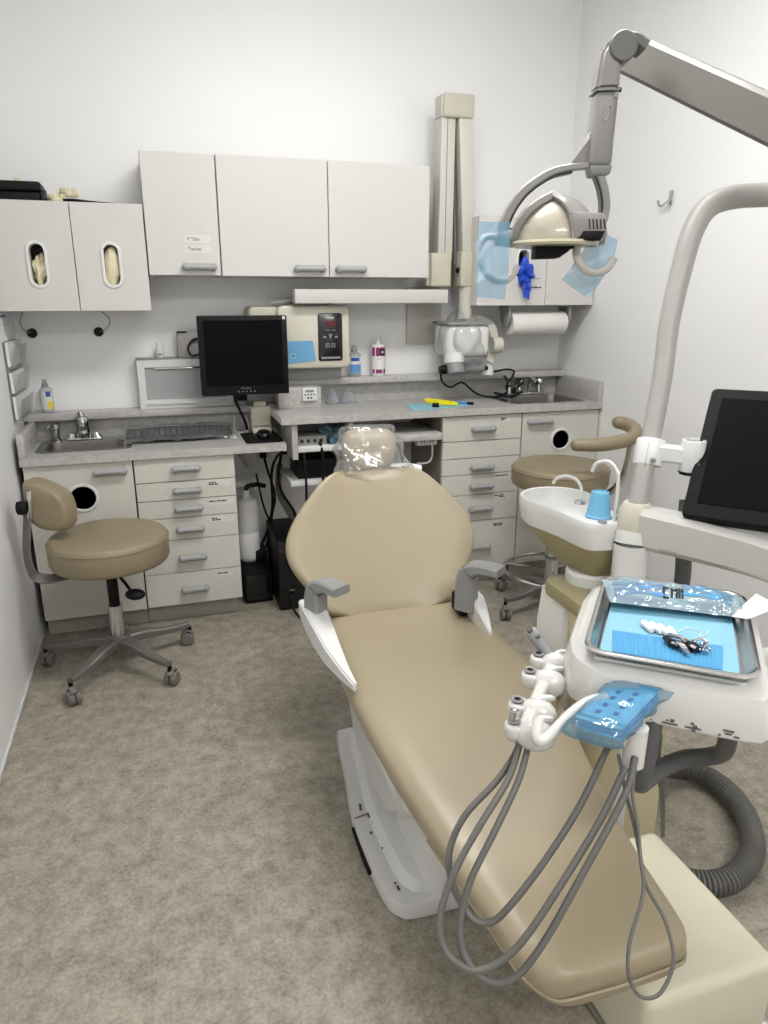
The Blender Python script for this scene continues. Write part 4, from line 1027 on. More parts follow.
part(bp, 'panel_seam', MB().tube([(.426, 1.62, .0425), (.475, 1.632, .0425), (.48, 1.655, .043), (.56, 1.672, .058)], .002, 6, 2), 'lam_dark')
part(bp, 'rubber_edge', MB().tube([(.420, 1.61, .018), (.417, 1.5, .018), (.419, 1.44, .018)], .006, 6, 2), 'black')
mb = MB(); rnd = random.Random(9)
for k in range(9):
    a = rnd.uniform(1.3, 1.7); xx = .43 + rnd.uniform(.02, .06); mb.box(xx, xx + .006, a, a + rnd.uniform(.004, .02), .0425, .0440)
part(bp, 'scuff_marks', mb, 'brown')

# ------------------------------------------------------------------ operator stool, left
def caster(parent, x, y, ang, m='rubber', r=.028):
    d = Vector((math.cos(ang), math.sin(ang), 0)); n = Vector((-d.y, d.x, 0))
    c = part(parent, 'caster', MB().cyl((x, y, .045), (x, y, .085), .008, .009, 12), 'black')
    w = MB()
    for s in (-1, 1):
        p = Vector((x, y, r + 0.001)) + d * .012
        q = n.to_track_quat('Z', 'Y') if s > 0 else (-n).to_track_quat('Z', 'Y')
        w.lathe([(0, .003), (r * .95, .003), (r, .006), (r, .018), (r * .85, .023), (r * .5, .024), (0, .022)], p, q, 20)
    part(c, 'wheel', w, m)
    part(c, 'hood', MB().tube([Vector((x, y, .05)) + d * (-.012), Vector((x, y, .066)) + d * .006, Vector((x, y, .055)) + d * .034], .014, 10, 4, flat=.5), m)
    return c
def star_base(t, cx, cy, R0, a0, zc=.115, m='base_metal'):
    for k in range(5):
        a = R(a0 + 72 * k); d = Vector((math.cos(a), math.sin(a), 0)); n = Vector((-d.y, d.x, 0))
        c = Vector((cx, cy, 0)); up = Vector((0, 0, 1))
        P = [c + d * .02 + up * (zc), c + d * .10 + up * (zc - .002), c + d * (R0 * .65) + up * (zc - .018), c + d * R0 + up * (.093)]
        part(t, 'leg', MB().bar(P, .04, .03, (0, 0, 1), 5, [(.065, .04), (.05, .036), (.036, .028), (.026, .022)]), m)
        caster(t, cx + d.x * R0, cy + d.y * R0, a + R(60 + 50 * k))
    part(t, 'hub', MB().lathe([(0, -.05), (.03, -.05), (.042, -.03), (.05, -.0), (.045, .02), (.035, .028), (0, .028)], (cx, cy, zc), None, 28), m)
def round_seat(t, cx, cy, zt, r, th, m='vinyl_br'):
    pr = [(0, -th), (r * .9, -th), (r * .97, -th + .006), (r, -th + .022), (r * 1.0, -.03), (r * .985, -.014), (r * .95, -.004), (r * .9, 0), (r * .6, -.004), (r * .25, -.008), (0, -.009)]
    s = part(t, 'seat', MB().lathe(pr, (cx, cy, zt), None, 56), m, ang=70)
    ring = [(cx + math.cos(2 * PI * i / 48) * r * .998, cy + math.sin(2 * PI * i / 48) * r * .998, zt - .022) for i in range(48)]
    part(s, 'piping', MB().tube(ring, .0032, 6, 1, closed=True), 'vinyl_br')
    return s
cx, cy = -.235, 2.83
st = thing('stool', 'brown-tan round stool with small backrest by the left wall', 'stool', (cx, cy, 0))
star_base(st, cx, cy, .30, 237)
round_seat(st, cx + .006, cy, .570, .224, .114)
part(st, 'seat_plate', MB().box(cx - .09, cx + .09, cy - .09, cy + .09, .438, .458, .006), 'black')
part(st, 'gas_cylinder', MB().cyl((cx, cy, .26), (cx, cy, .44), .021, .021, 20), 'black')
part(st, 'column', MB().cyl((cx, cy, .13), (cx, cy, .27), .03, .028, 24), 'chrome')
lv = part(st, 'lever', MB().tube([(cx, cy - .02, .435), (cx + .045, cy - .10, .41), (cx + .07, cy - .14, .385)], .006, 8), 'black')
part(lv, 'paddle', MB().sphere((cx + .09, cy - .165, .37), (.04, .032, .02), 18, 10, Matrix.Rotation(R(-35), 3, 'Z')), 'black')
part(st, 'back_bar', MB().bar([(cx - .02, cy - .01, .435), (cx - .15, cy - .03, .425), (-.46, 2.785, .425), (-.505, 2.79, .45), (-.517, 2.80, .53), (-.505, 2.82, .64), (-.49, 2.835, .74)], .04, .009, (-.6, -.5, .6), 6), 'base_metal')
part(st, 'bracket_plate', MB().obox((-.487, 2.835, .71), (.016, .05, .11), Matrix.Rotation(R(6), 3, 'Y'), .003), 'steel')
part(st, 'knob', MB().lathe([(0, 0), (.024, 0), (.027, .01), (.024, .03), (.012, .034), (0, .034)], (-.498, 2.805, .705), Matrix.Rotation(R(-90), 3, 'Y').to_quaternion(), 16), 'black')
# kidney shaped backrest pad
pu = Vector((.94, -.34, 0)); pf = Vector((.34, .94, 0)); pcn = Vector((-.416, 2.842, .700))
kid = [(-.092, .080), (-.080, .098), (-.045, .096), (0, .078), (.045, .055), (.072, .025), (.082, -.02), (.082, -.065), (.068, -.092), (.03, -.098), (-.02, -.094), (-.055, -.080), (-.082, -.050), (-.092, .02)]
kp = [(p.x, p.y) for p in smooth_path([(a, b, 0) for a, b in kid], 3, True)]
mb = MB(); mb.loft([[pcn + pu * (a * s * .93) + Vector((0, 0, b * s)) + pf * d for a, b in kp] for s, d in ((.80, -.050), (.93, -.044), (.985, -.030), (1.0, -.010), (1.0, .02), (.98, .04), (.9, .055), (.75, .06))])
bk = part(st, 'backrest', mb, 'vinyl_br', ang=60, sub=1)
part(bk, 'piping', MB().tube([pcn + pu * a + Vector((0, 0, b)) + pf * (-.046) for a, b in ((.030, .054), (.052, .02), (.058, -.03), (.052, -.065), (.038, -.083))], .003, 6, 4), 'vinyl_br')

# ------------------------------------------------------------------ assistant stool, right
cx, cy = 1.74, 2.82
t = thing('stool', 'taller tan stool with foot ring and curved torso bar, behind the cuspidor', 'stool', (cx, cy, 0))
star_base(t, cx, cy, .28, 122 + 72)
round_seat(t, cx + .01, cy, .712, .222, .10)
part(t, 'column', MB().cyl((cx, cy, .12), (cx, cy, .40), .034, .034, 24), 'chrome')
part(t, 'gas_cylinder', MB().cyl((cx, cy, .39), (cx, cy, .60), .02, .02, 18), 'steel')
part(t, 'seat_plate', MB().box(cx - .10, cx + .10, cy - .10, cy + .10, .578, .602, .006), 'black')
part(t, 'lever', MB().cyl((cx - .05, cy - .1, .575), (cx - .2, cy - .12, .585), .012, .016, 12), 'black')
fr = part(t, 'foot_ring', MB().tube([(cx + math.cos(2 * PI * i / 40) * .225, cy + math.sin(2 * PI * i / 40) * .225, .19) for i in range(40)], .0095, 10, 1, closed=True), 'chrome')
for k in range(3):
    a = R(20 + 120 * k)
    part(fr, 'spoke', MB().cyl((cx + math.cos(a) * .03, cy + math.sin(a) * .03, .19), (cx + math.cos(a) * .222, cy + math.sin(a) * .222, .19), .006, .006, 10), 'chrome')
tb = [(1.685, 2.60, .845), (1.78, 2.56, .85), (1.88, 2.56, .858), (1.97, 2.60, .868), (2.02, 2.67, .882), (2.025, 2.735, .895), (2.0, 2.765, .90)]
mb = MB(); mb.tube(tb, .03, 18, 7, [.026, .03, .03, .03, .031, .031, .028], flat=1.0); mb.sphere(tb[0], .026, 18, 10); mb.sphere(tb[-1], .028, 18, 10)
part(t, 'torso_bar', mb, 'vinyl_br', ang=70)
part(t, 'bar_post', MB().tube([(1.955, 2.595, .85), (1.965, 2.62, .75), (1.965, 2.65, .66), (1.93, 2.69, .59), (1.86, 2.75, .57), (1.78, 2.80, .58)], .016, 12), 'chrome')

# ------------------------------------------------------------------ cuspidor
cu = thing('cuspidor', 'white cuspidor bowl unit on an olive and cream pedestal to the right of the chair', 'cuspidor', (1.03, 1.5, 0))
# pedestal on the floor
pd = MB(); pd.loft([[(1.10 + a * s, 1.455 + b * s2, z) for a, b in rrect(.25, .26, .04)] for s, s2, z in ((1.0, 1, .002), (1, 1, .08), (.96, 1, .3), (1.0, 1.02, .5), (1.06, 1.05, .688))])
part(cu, 'pedestal', pd, 'pedestal')
wp = MB(); wp.loft([[(.952 + k, y0 + .10, z), (.968 + k, y0 + .095, z), (.99 + k, y0 + .12, z), (.985 + k, 1.585, z), (.945 + k, 1.585, z)] for y0, k, z in ((1.36, .03, .002), (1.36, .02, .3), (1.36, .008, .5), (1.37, .0, .60), (1.385, .01, .70))]); part(cu, 'side_panel', wp, 'chairwhite')
op = MB(); op.loft([[(1.098 + a * s, 1.465 + b * s, z) for a, b in rrect(.29, .29, .05)] for s, z in ((.99, .682), (1.0, .695), (.965, .715), (.82, .725))]); part(cu, 'top_cover', op, 'olive')
ccx, ccy = 1.063, 1.522
part(cu, 'collar', MB().lathe([(0, .72), (.066, .72), (.068, .73), (.068, .752), (.062, .76), (0, .76)], (ccx, ccy, 0), None, 32), 'white')
def rim_pts(z, s=1.0, sh=0.0):
    """plan outline of the cuspidor top: round bowl at the back, flat deck at the front"""
    pts = []
    bx, by, br = 1.042, 1.685, .103
    for k in range(17):
        a = R(-20 + 220 * k / 16); pts.append((bx + math.cos(a) * br, by + math.sin(a) * br))
    pts += [(.966, 1.56), (.972, 1.47), (.982, 1.435), (.995, 1.425), (1.06, 1.412), (1.075, 1.418), (1.085, 1.44), (1.118, 1.58)]
    c = Vector((1.04, 1.58))
    return [(c.x + (x - c.x) * s, c.y + sh + (y - c.y - 0) * s, z) for x, y in pts]
mb = MB()
outer = [rim_pts(.848, .93, -.01), rim_pts(.856, .97, -.005), rim_pts(.90, 1.0), rim_pts(.915, 1.0), rim_pts(.918, .985)]
def deck_in(z, s):
    bx, by = 1.044, 1.68; pts = []
    for k in range(17):
        a = R(-20 + 220 * k / 16); pts.append((bx + math.cos(a) * .097 * s, by + math.sin(a) * .097 * s))
    pts += [(.976 + (1 - s) * .05, 1.615), (.99, 1.60 + (1 - s) * .03), (1.01, 1.592 + (1 - s) * .03), (1.03, 1.59 + (1 - s) * .03), (1.05, 1.59 + (1 - s) * .03), (1.07, 1.592 + (1 - s) * .03), (1.09, 1.60 + (1 - s) * .03), (1.108 - (1 - s) * .05, 1.62)]
    return [(x, y, z) for x, y in pts]
outer += [deck_in(.917, 1.0), deck_in(.90, .96), deck_in(.875, .85), deck_in(.862, .6), deck_in(.858, .2)]
mb.loft(outer); part(cu, 'bowl', mb, 'white', ang=50)
ob = MB(); ob.loft([rim_pts(.849, .92, -.01), [(ccx - .01 + (x - 1.04) * .78, 1.53 + (y - 1.56) * .62, .80) for x, y, z in rim_pts(0, 1)], [(ccx + (x - 1.04) * .6, 1.522 + (y - 1.56) * .42, .76) for x, y, z in rim_pts(0, 1)]])
part(cu, 'bowl_support', ob, 'olive', ang=50)
s1 = MB(); s1.tube([(1.062, 1.60, .916), (1.062, 1.60, .955), (1.056, 1.615, .978), (1.04, 1.64, .985), (1.022, 1.66, .975), (1.014, 1.665, .96)], .0042, 12); part(cu, 'bowl_spout', s1, 'white')
part(cu, 'spout_nut', MB().lathe([(0, 0), (.016, 0), (.014, .008), (0, .01)], (1.062, 1.60, .9165), None, 16), 'chrome')
s2 = MB(); s2.tube([(1.055, 1.437, .916), (1.056, 1.437, 1.02), (1.054, 1.445, 1.045), (1.045, 1.468, 1.062), (1.03, 1.495, 1.052), (1.024, 1.503, 1.03)], .0044, 12); part(cu, 'cup_spout', s2, 'white')
for x, y in ((1.018, 1.432), (1.073, 1.45)): part(cu, 'button', MB().lathe([(0, 0), (.012, 0), (.011, .005), (0, .006)], (x, y, .917), None, 16), 'grey')
t = thing('plastic_cup', 'light blue plastic cup standing upside down on the cuspidor deck', 'cup', (1.037, 1.478, .917))
part(t, 'cup_body', MB().lathe([(.029, 0.0008), (.033, .003), (.032, .006), (.030, .008), (.0225, .062), (.0215, .066), (.0185, .0665), (.0175, .064), (0, .064)], (1.037, 1.478, .917), None, 32), 'bluecup')

# ------------------------------------------------------------------ light post, with the lamp arm (leaves the frame at the right)
lp = thing('dental_light', 'grey overhead dental light with curved yoke, hanging from a post and arm at the right', 'dental light', (1.06, 1.36, 0))
part(lp, 'post_base', MB().lathe([(0, .002), (.07, .002), (.07, .5), (.055, .62), (.041, .70), (.041, .872), (0, .872)], (1.078, 1.392, 0), None, 36), 'white')
part(lp, 'post_seam', MB().lathe([(.0415, .868), (.0415, .872), (.035, .872), (.035, .868)], (1.079, 1.393, 0), None, 36), 'ink')
part(lp, 'post_section', MB().cyl((1.079, 1.393, .872), (1.083, 1.397, .90), .0405, .0405, 36), 'white')
part(lp, 'post_collar', MB().lathe([(0, .898), (.041, .898), (.0425, .91), (.041, .952), (.030, .972), (0, .972)], (1.090, 1.402, 0), None, 36), 'cream')
pts = [(1.090, 1.401, .955), (1.118, 1.423, 1.05), (1.145, 1.447, 1.114), (1.185, 1.480, 1.255), (1.217, 1.515, 1.396), (1.259, 1.543, 1.526), (1.289, 1.558, 1.603), (1.328, 1.564, 1.658), (1.385, 1.556, 1.683), (1.472, 1.527, 1.690), (1.60, 1.485, 1.692), (1.75, 1.43, 1.692)]
part(lp, 'curved_pole', MB().tube(pts, .0235, 24, 6, [.0235, .0235, .0235, .0235, .0245, .0255, .0265, .0275, .028, .028, .028, .028]), 'greyarm', ang=60)
part(lp, 'arm_pivot', MB().cyl((1.75, 1.43, 1.64), (1.75, 1.43, 1.80), .045, .045, 24), 'greyarm')
# spring arm from the pivot back to the knuckle
A0, A1 = Vector((1.72, 1.20, 1.67)), Vector((1.223, 1.802, 2.050))
A0 = A1 + (Vector((1.320, 1.402, 1.823)) - A1) * 1.95
part(lp, 'pivot_link', MB().tube([(1.75, 1.43, 1.78), (1.65, 1.2, 1.76), A0 + Vector((0, 0, .02))], .03, 14), 'greyarm')
part(lp, 'spring_arm', MB().bar([A0, A1 + (A0 - A1) * .02], .05, .088, (0, 0, 1), 1), 'springarm')
yq = Matrix.Rotation(R(-17.6), 3, 'Z')
LO = Vector((.981, 1.714, 1.624))
def Lp(u, z, w=0.0): return LO + yq @ Vector((u, w, 0)) + Vector((0, 0, z))
qf = (yq @ Vector((0, -1, 0))).to_track_quat('Z', 'Y')
kn = part(lp, 'knuckle', MB().lathe([(0, -.04), (.030, -.04), (.033, -.036), (.033, .036), (.030, .04), (0, .04)], Lp(.139, .384), qf, 32), 'knuckle')
part(lp, 'arm_clevis', MB().bar([Lp(.14, .402), Lp(.168, .402), Lp(.196, .386)], .066, .026, (0, 0, 1), 3), 'knuckle')
du = MB(); du.loft([[Lp(.084, .295, -.03), Lp(.141, .298, -.03), Lp(.141, .298, .03), Lp(.084, .295, .03)], [Lp(.088, .345, -.032), Lp(.139, .345, -.032), Lp(.139, .345, .032), Lp(.088, .345, .032)], [Lp(.094, .385, -.034), Lp(.142, .37, -.034), Lp(.142, .37, .034), Lp(.094, .385, .034)], [Lp(.116, .402, -.032), Lp(.15, .385, -.032), Lp(.15, .385, .032), Lp(.116, .402, .032)]])
bmesh.ops.bevel(du.bm, geom=list(du.bm.edges), offset=.012, segments=3, affect='EDGES', clamp_overlap=True)
part(lp, 'upper_drop_arm', du, 'droparm')
dl = MB(); dl.prism([Lp(.085, .292, -.03), Lp(.141, .294, -.03), Lp(.138, .131, -.03), (Lp(.083, .131, -.03))], yq @ Vector((0, .06, 0)), .012, 3)
d = part(lp, 'lower_drop_arm', dl, 'droparm')
part(d, 'joint_ring', MB().prism([Lp(.083, .293, -.031), Lp(.142, .295, -.031), Lp(.142, .298, -.031), Lp(.083, .296, -.031)], yq @ Vector((0, .062, 0))), 'grey')
part(d, 'screw', MB().cyl(Lp(.132, .283, -.028), Lp(.132, .283, -.034), .006, .006, 12), 'grey')
part(d, 'lock_screw', MB().cyl(Lp(.14, .302, 0), Lp(.152, .302, 0), .005, .005, 10), 'black')
part(d, 'molded_mark', MB().tube([Lp(.105, .255, -.031), Lp(.103, .235, -.031), Lp(.112, .228, -.031), Lp(.124, .255, -.031), Lp(.118, .262, -.031)], .0025, 6, 3), 'greylamp')
part(d, 'end_cap', MB().prism([Lp(.084, .133, -.031), Lp(.139, .133, -.031), Lp(.135, .112, -.027), Lp(.092, .110, -.027)], yq @ Vector((0, .06, 0)), .005), 'grey')
fin = MB(); fin.prism([Lp(.087, .215, -.014), Lp(.087, .128, -.014), Lp(.035, .128, -.014), Lp(.045, .145, -.014)], yq @ Vector((0, .028, 0)), .006); part(lp, 'yoke_fin', fin, 'droparm')
yup = tuple(yq @ Vector((0, 1, 0)))
yl = [Lp(.085, .135), Lp(.047, .132), Lp(-.0, .122), Lp(-.035, .104), Lp(-.07, .078), Lp(-.098, .042), Lp(-.116, .003), Lp(-.124, -.026)]
part(lp, 'yoke_arm', MB().bar(yl, .02, .036, yup, 5, [(.014, .03), (.018, .036), (.022, .036), (.024, .034)]), 'greylamp')
part(lp, 'yoke_liner', MB().bar([p + (Vector(Lp(.02, -.04)) - Vector(p)).normalized() * .012 for p in yl[1:]], .006, .03, yup, 5), 'blackg')
yr = [Lp(.112, .118, .0), Lp(.126, .088, .0), Lp(.136, .05), Lp(.135, .02), Lp(.126, -.012), Lp(.122, -.02)]
part(lp, 'yoke_arm', MB().bar(yr, .018, .036, yup, 5), 'greylamp')
part(lp, 'yoke_liner', MB().bar([p + (Vector(Lp(.02, -.0)) - Vector(p)).normalized() * .011 for p in yr], .006, .03, yup, 5), 'blackg')
# lamp head: reflector dome, grey shell, rim, box, sensor block
def dome(s, z0, a0, a1, n=20, m=12, zs=1.0, cut=None, du_=0.0):
    mb = MB()
    def f(u, v):
        a = R(a0 + (a1 - a0) * u); e = v * PI / 2
        return Lp(.012 + du_ + math.cos(a) * math.cos(e) * .105 * s, z0 + math.sin(e) * .106 * s * zs, math.sin(a) * math.cos(e) * .085 * s)
    mb.grid(f, n, m); return mb
hd = part(lp, 'reflector', dome(.97, -.043, 0, 360, 48, 14), 'reflector', ang=70)
sh = dome(1.035, -.040, -74, 190, 48, 14); part(lp, 'head_shell', sh, 'greylamp', ang=70)
band = [Lp(.012 - .107, -.036, -.035), Lp(-.075, .012, -.05), Lp(-.03, .052, -.048), Lp(.006, .070, -.03)]
part(lp, 'shell_edge', MB().bar([Lp(-.094, -.036, -.02), Lp(-.078, .008, -.035), Lp(-.045, .043, -.038), Lp(.002, .068, -.022)], .018, .014, yup, 6), 'greylamp')
part(lp, 'shell_edge', MB().bar([Lp(.0, .068, -.024), Lp(.022, .045, -.062), Lp(.038, .01, -.078), Lp(.046, -.04, -.084)], .014, .014, yup, 6), 'greylamp')
rm = MB(); rm.lathe([(.09, -.006), (.109, -.006), (.112, 0), (.109, .006), (.09, .006)], Lp(.014, -.046), (Matrix.Rotation(R(-17.6), 3, 'Z') @ Matrix.Diagonal((1, .85, 1))).to_quaternion(), 48)
part(lp, 'lens_rim', rm, 'lens')
bx = MB(); bx.prism([Lp(.028, .022, -.095), Lp(.112, .018, -.095), Lp(.124, -.035, -.095), Lp(.044, -.038, -.095)], yq @ Vector((0, .09, 0)), .006); b = part(lp, 'switch_box', bx, 'greylamp')
mb = MB()
for k in range(5): mb.prism([Lp(.072 + k * .009, .004, -.0965), Lp(.075 + k * .009, .004, -.0965), Lp(.079 + k * .009, -.018, -.0965), Lp(.076 + k * .009, -.018, -.0965)], yq @ Vector((0, .003, 0)))
part(b, 'vent_slots', mb, 'ink')
part(b, 'switch_recess', MB().prism([Lp(.062, -.022, -.098), Lp(.115, -.022, -.098), Lp(.104, -.044, -.098), Lp(.05, -.044, -.098)], yq @ Vector((0, .02, 0)), .002), 'black')
sb = MB(); sb.prism([Lp(-.037, -.052, -.03), Lp(.08, -.052, -.03), Lp(.045, -.060, -.03), Lp(.026, -.080, -.03), Lp(-.037, -.082, -.03)], yq @ Vector((0, .06, 0)), .004); part(lp, 'bulb_housing', sb, 'black')
# pivots and handles
part(lp, 'pivot', MB().cyl(Lp(-.135, -.03), Lp(-.095, -.03), .02, .024, 18), 'greylamp')
part(lp, 'pivot', MB().cyl(Lp(.108, -.03), Lp(.14, -.03), .024, .018, 18), 'greylamp')
hl = [Lp(-0.135, -0.028, -.01), Lp(-0.165, -0.032, -.02), Lp(-0.180, -0.058, -.03), Lp(-0.170, -0.103, -.04), Lp(-0.145, -0.130, -.045), Lp(-0.115, -0.135, -.045), Lp(-0.095, -0.121, -.045), Lp(-0.084, -0.098, -.045)]
part(lp, 'grip_handle', MB().tube(hl, .0105, 14, 6, flat=.8), 'grip', ang=60)
hr = [Lp(0.120, -0.027, .0), Lp(0.080, -0.042, -.02), Lp(0.065, -0.067, -.03), Lp(0.076, -0.097, -.04), Lp(0.105, -0.116, -.045), Lp(0.135, -0.111, -.045), Lp(0.150, -0.095, -.045), Lp(0.158, -0.080, -.045)]
part(lp, 'grip_handle', MB().tube(hr, .0105, 14, 6, flat=.8), 'grip', ang=60)
# blue barrier films over both handles
f1 = MB(); f1.grid(lambda u, v: Lp(-.190 + .076 * u + .004 * (1 - v), .002 - (.176 + .006 * u) * v, -.062 + .012 * math.sin(v * 5 + u * 2) - .02 * abs(u - .5)), 14, 22)
single('barrier_film', f1, 'bluefilm', 'blue barrier film wrapped on the left handle of the dental light', 'barrier film', ang=80)
fq = [(.135, -.012), (.166, -.036), (.164, -.098), (.110, -.176), (.038, -.134), (.066, -.086)]
f2 = MB(); A_, B_, C_, D_ = Vector((.125, -.012)), Vector((.168, -.036)), Vector((.110, -.178)), Vector((.036, -.132))
def f2p(u, v):
    p = (A_ * (1 - u) + B_ * u) * (1 - v) + (D_ * (1 - u) + C_ * u) * v
    p = p + (Vector((.185, -.105)) - (B_ + C_) / 2) * (4 * v * (1 - v)) * u * .35
    return Lp(p.x, p.y, -.012 + .01 * math.sin(u * 4 + v * 5))
f2.grid(f2p, 14, 18)
single('barrier_film', f2, 'bluefilm', 'blue barrier film stuck on the right handle of the dental light', 'barrier film', ang=80)
# ------------------------------------------------------------------ patient monitor clamped to the pole
mt = thing('arm_monitor', 'black flat monitor clamped to the curved pole at the right edge', 'monitor', (1.2, 1.3, .96))
ax = Vector((.025, .022, .094)).normalized()
c0 = Vector((1.130, 1.430, 1.055)); c1 = c0 + ax * .065
aq = ax.to_track_quat('Z', 'Y')
part(mt, 'clamp', MB().lathe([(.0235, 0), (.034, 0), (.035, .003), (.035, .060), (.033, .064), (.0235, .064)], c0, aq, 32), 'chairwhite')
part(mt, 'clamp_screw', MB().cyl(Vector((1.122, 1.402, 1.076)), Vector((1.118, 1.394, 1.074)), .006, .006, 14), 'grey')
part(mt, 'clamp_seam', MB().bar([c0 + Vector((-.026, -.024, .002)), c0 + Vector((-.026, -.024, .002)) + ax * .060], .002, .002, (0, 1, 0), 1), 'grey')
part(mt, 'link_arm', MB().bar([Vector((1.142, 1.425, 1.088)), Vector((1.175, 1.395, 1.087)), Vector((1.195, 1.372, 1.086))], .032, .042, (0, 0, 1), 2), 'chairwhite')
cp = Vector((1.206, 1.368, 1.050))
cup = part(mt, 'swivel_cup', MB().lathe([(0, 0), (.0265, 0), (.0275, .003), (.0275, .034), (.028, .0345), (.028, .072), (.0265, .075), (.021, .075), (.020, .069), (0, .069)], cp, None, 32), 'chairwhite')
part(cup, 'cap', MB().lathe([(0, .0695), (.020, .0695), (.019, .072), (0, .073)], cp, None, 28), 'grey')
part(cup, 'lower_ring', MB().lathe([(.0, -.008), (.025, -.008), (.028, -.002), (.0, -.002)], cp, None, 28), 'black')
mu = Vector((.596, -.803, .02)).normalized(); mv = Vector((.145, .115, .266)); mv = (mv - mu * mv.dot(mu)).normalized(); mn = mu.cross(mv)
MM = Matrix((mu, mv, mn)).transposed()
mo = Vector((1.134, 1.300, .965))
W_, H_ = .42, .335
mc = mo + mu * (W_ / 2) + mv * (H_ / 2)
def plate(w, h, r, d0, d1, c=mc):
    rings = []
    for s, d in ((0, d0), (0, d1 - .006), (.004, d1)): rings.append([c + MM @ Vector((a, b, d)) for a, b in rrect(w - 2 * s, h - 2 * s, r)])
    return MB().loft(rings)
part(mt, 'housing', plate(W_, H_, .012, -.035, 0), 'black')
part(mt, 'screen', plate(W_ - .05, H_ - .055, .003, -.004, .0012, mc + mv * .004), 'screen')
part(mt, 'mount_arm', MB().bar([cp + Vector((.02, 0, .03)), cp + Vector((.09, -.01, .04)), mc - mn * .09, mc - mn * .034], .05, .05, (0, 0, 1), 2), 'black')
mb = MB()
for k in range(3): mb.obox(mo + mu * .012 + mv * (.13 + .014 * k) + mn * .0005, (.004, .006, .002), MM)
part(mt, 'side_buttons', mb, 'hose_dk')
single('cable_sleeve', MB().tube([(1.325, 1.50, .93), (1.306, 1.472, .83), (1.292, 1.444, .728), (1.25, 1.41, .62), (1.18, 1.42, .52), (1.12, 1.43, .46)], .021, 14, 6), 'hose_dk', 'dark grey ribbed cable sleeve hanging behind the white delivery arm', 'cable sleeve')

# ------------------------------------------------------------------ delivery unit
DO = (.844, .958, 0); DA = R(-39.7)
du = thing('delivery_unit', 'white dental delivery head with handpiece holders on a white arm, at the right front', 'delivery unit', DO, DA)
DM = ROOTM[du.name]
def Dl(x, y, z): return DM.inverted() @ Vector((x, y, z))
# arm from the post
am = MB(); am.bar([(1.098, 1.390, .914), (1.20, 1.275, .902), (1.276, 1.172, .890), (1.335, 1.04, .868), (1.37, .96, .85)], .085, .092, (0, 0, 1), 4, [(.075, .10), (.085, .096), (.085, .09), (.08, .085)])
a_ = part(du, 'support_arm', am, 'armshell')
part(a_, 'arm_groove', MB().bar([(1.105, 1.325, .876), (1.18, 1.24, .868), (1.245, 1.13, .853), (1.30, 1.0, .834)], .004, .006, (0, 0, 1), 4), 'greyarm')
part(du, 'elbow', MB().cyl((1.37, .95, .70), (1.37, .95, .90), .055, .055, 28), 'shell')
part(du, 'lower_arm', MB().bar([(1.37, .95, .75), (1.2, .93, .76), (1.0, .93, .77)], .09, .07, (0, 0, 1), 4), 'shell')
# housing
fo = [(-.172, -.085), (-.160, -.135), (-.150, -.155), (-.118, -.186), (-.10, -.190), (.12, -.190), (.145, -.185), (.158, -.165), (.162, .17), (.145, .205), (-.12, .215), (-.160, .19), (-.172, .11)]
def fo_s(s, z, sy=None): return [(x * s, y * (sy or s), z) for x, y in fo]
hb = MB(); hb.loft([fo_s(.90, .792), fo_s(.985, .792), fo_s(1.0, .796), fo_s(1.0, .815), fo_s(.985, .843), fo_s(.95, .862), fo_s(.88, .872), fo_s(.80, .874)])
hs = part(du, 'housing', hb, 'shell', world=False, ang=28)
part(hs, 'top_rest', MB().box(-.115, .115, -.16, .165, .872, .879, .003), 'white', world=False)
mb = MB()
yf = -.1905
for x, ws in ((-.03, (.006, .003)), (-.036, (.018,)), (.018, (.012,)), (.012, (.008, .012)), (.062, (.01,)), (.055, (.006, .018)), (.118, (.014,))): pass
def mark(x0, x1, z0, z1): mb.box(x0, x1, yf - .0006, yf + .002, z0, z1)
mark(-.035, -.020, .800, .8015); mark(-.030, -.026, .802, .809); mark(-.020, -.015, .800, .802)
mark(.000, .024, .799, .802); mark(.012, .018, .804, .809); mark(.006, .010, .805, .807)
mark(.034, .058, .799, .802); mark(.046, .052, .803, .806); mark(.042, .047, .806, .810); mark(.044, .050, .7945, .798)
mark(.088, .104, .806, .8095); mark(.091, .101, .801, .804); mark(.082, .086, .797, .8); mark(.104, .112, .798, .801)
part(hs, 'control_icons', mb, 'hose', world=False)
# handpiece holders
bar = MB(); bar.bar([(-.165, -.04, .80), (-.19, -.06, .80), (-.195, -.13, .80), (-.198, -.22, .798), (-.20, -.285, .798)], .02, .02, (0, 0, 1), 4); part(du, 'holder_bar', bar, 'shell', world=False)
for i, (x, y, z, gap) in enumerate(((-.200, -.064, .797, 1), (-.203, -.130, .796, 1), (-.205, -.226, .791, 1), (-.198, -.284, .788, 1))):
    h = MB()
    h.sphere((x + .014, y, z), (.032, .025, .025), 22, 14)
    h.lathe([(0, -.016), (.014, -.014), (.019, -.004), (.019, .010), (.017, .013), (0, .012)], (x - .016, y + .001, z + .001), None, 22)
    ho = part(du, 'holder', h, 'shell', world=False, ang=70)
    part(ho, 'holder_ring', MB().lathe([(.004, .010), (.0095, .010), (.011, .0125), (.0095, .0145), (.004, .013)], (x - .020, y + .001, z + .006), None, 20), 'grey', world=False)
    part(ho, 'holder_hole', MB().cyl((x - .020, y + .001, z + .008), (x - .020, y + .001, z + .0195), .0075, .0075, 16), 'hole', world=False)
    part(ho, 'hinge_clip', MB().bar([(x + .006, y + .003, z + .018), (x + .020, y + .012, z + .024), (x + .034, y + .028, z + .018)], .010, .007, (0, 0, 1), 4), 'white', world=False)
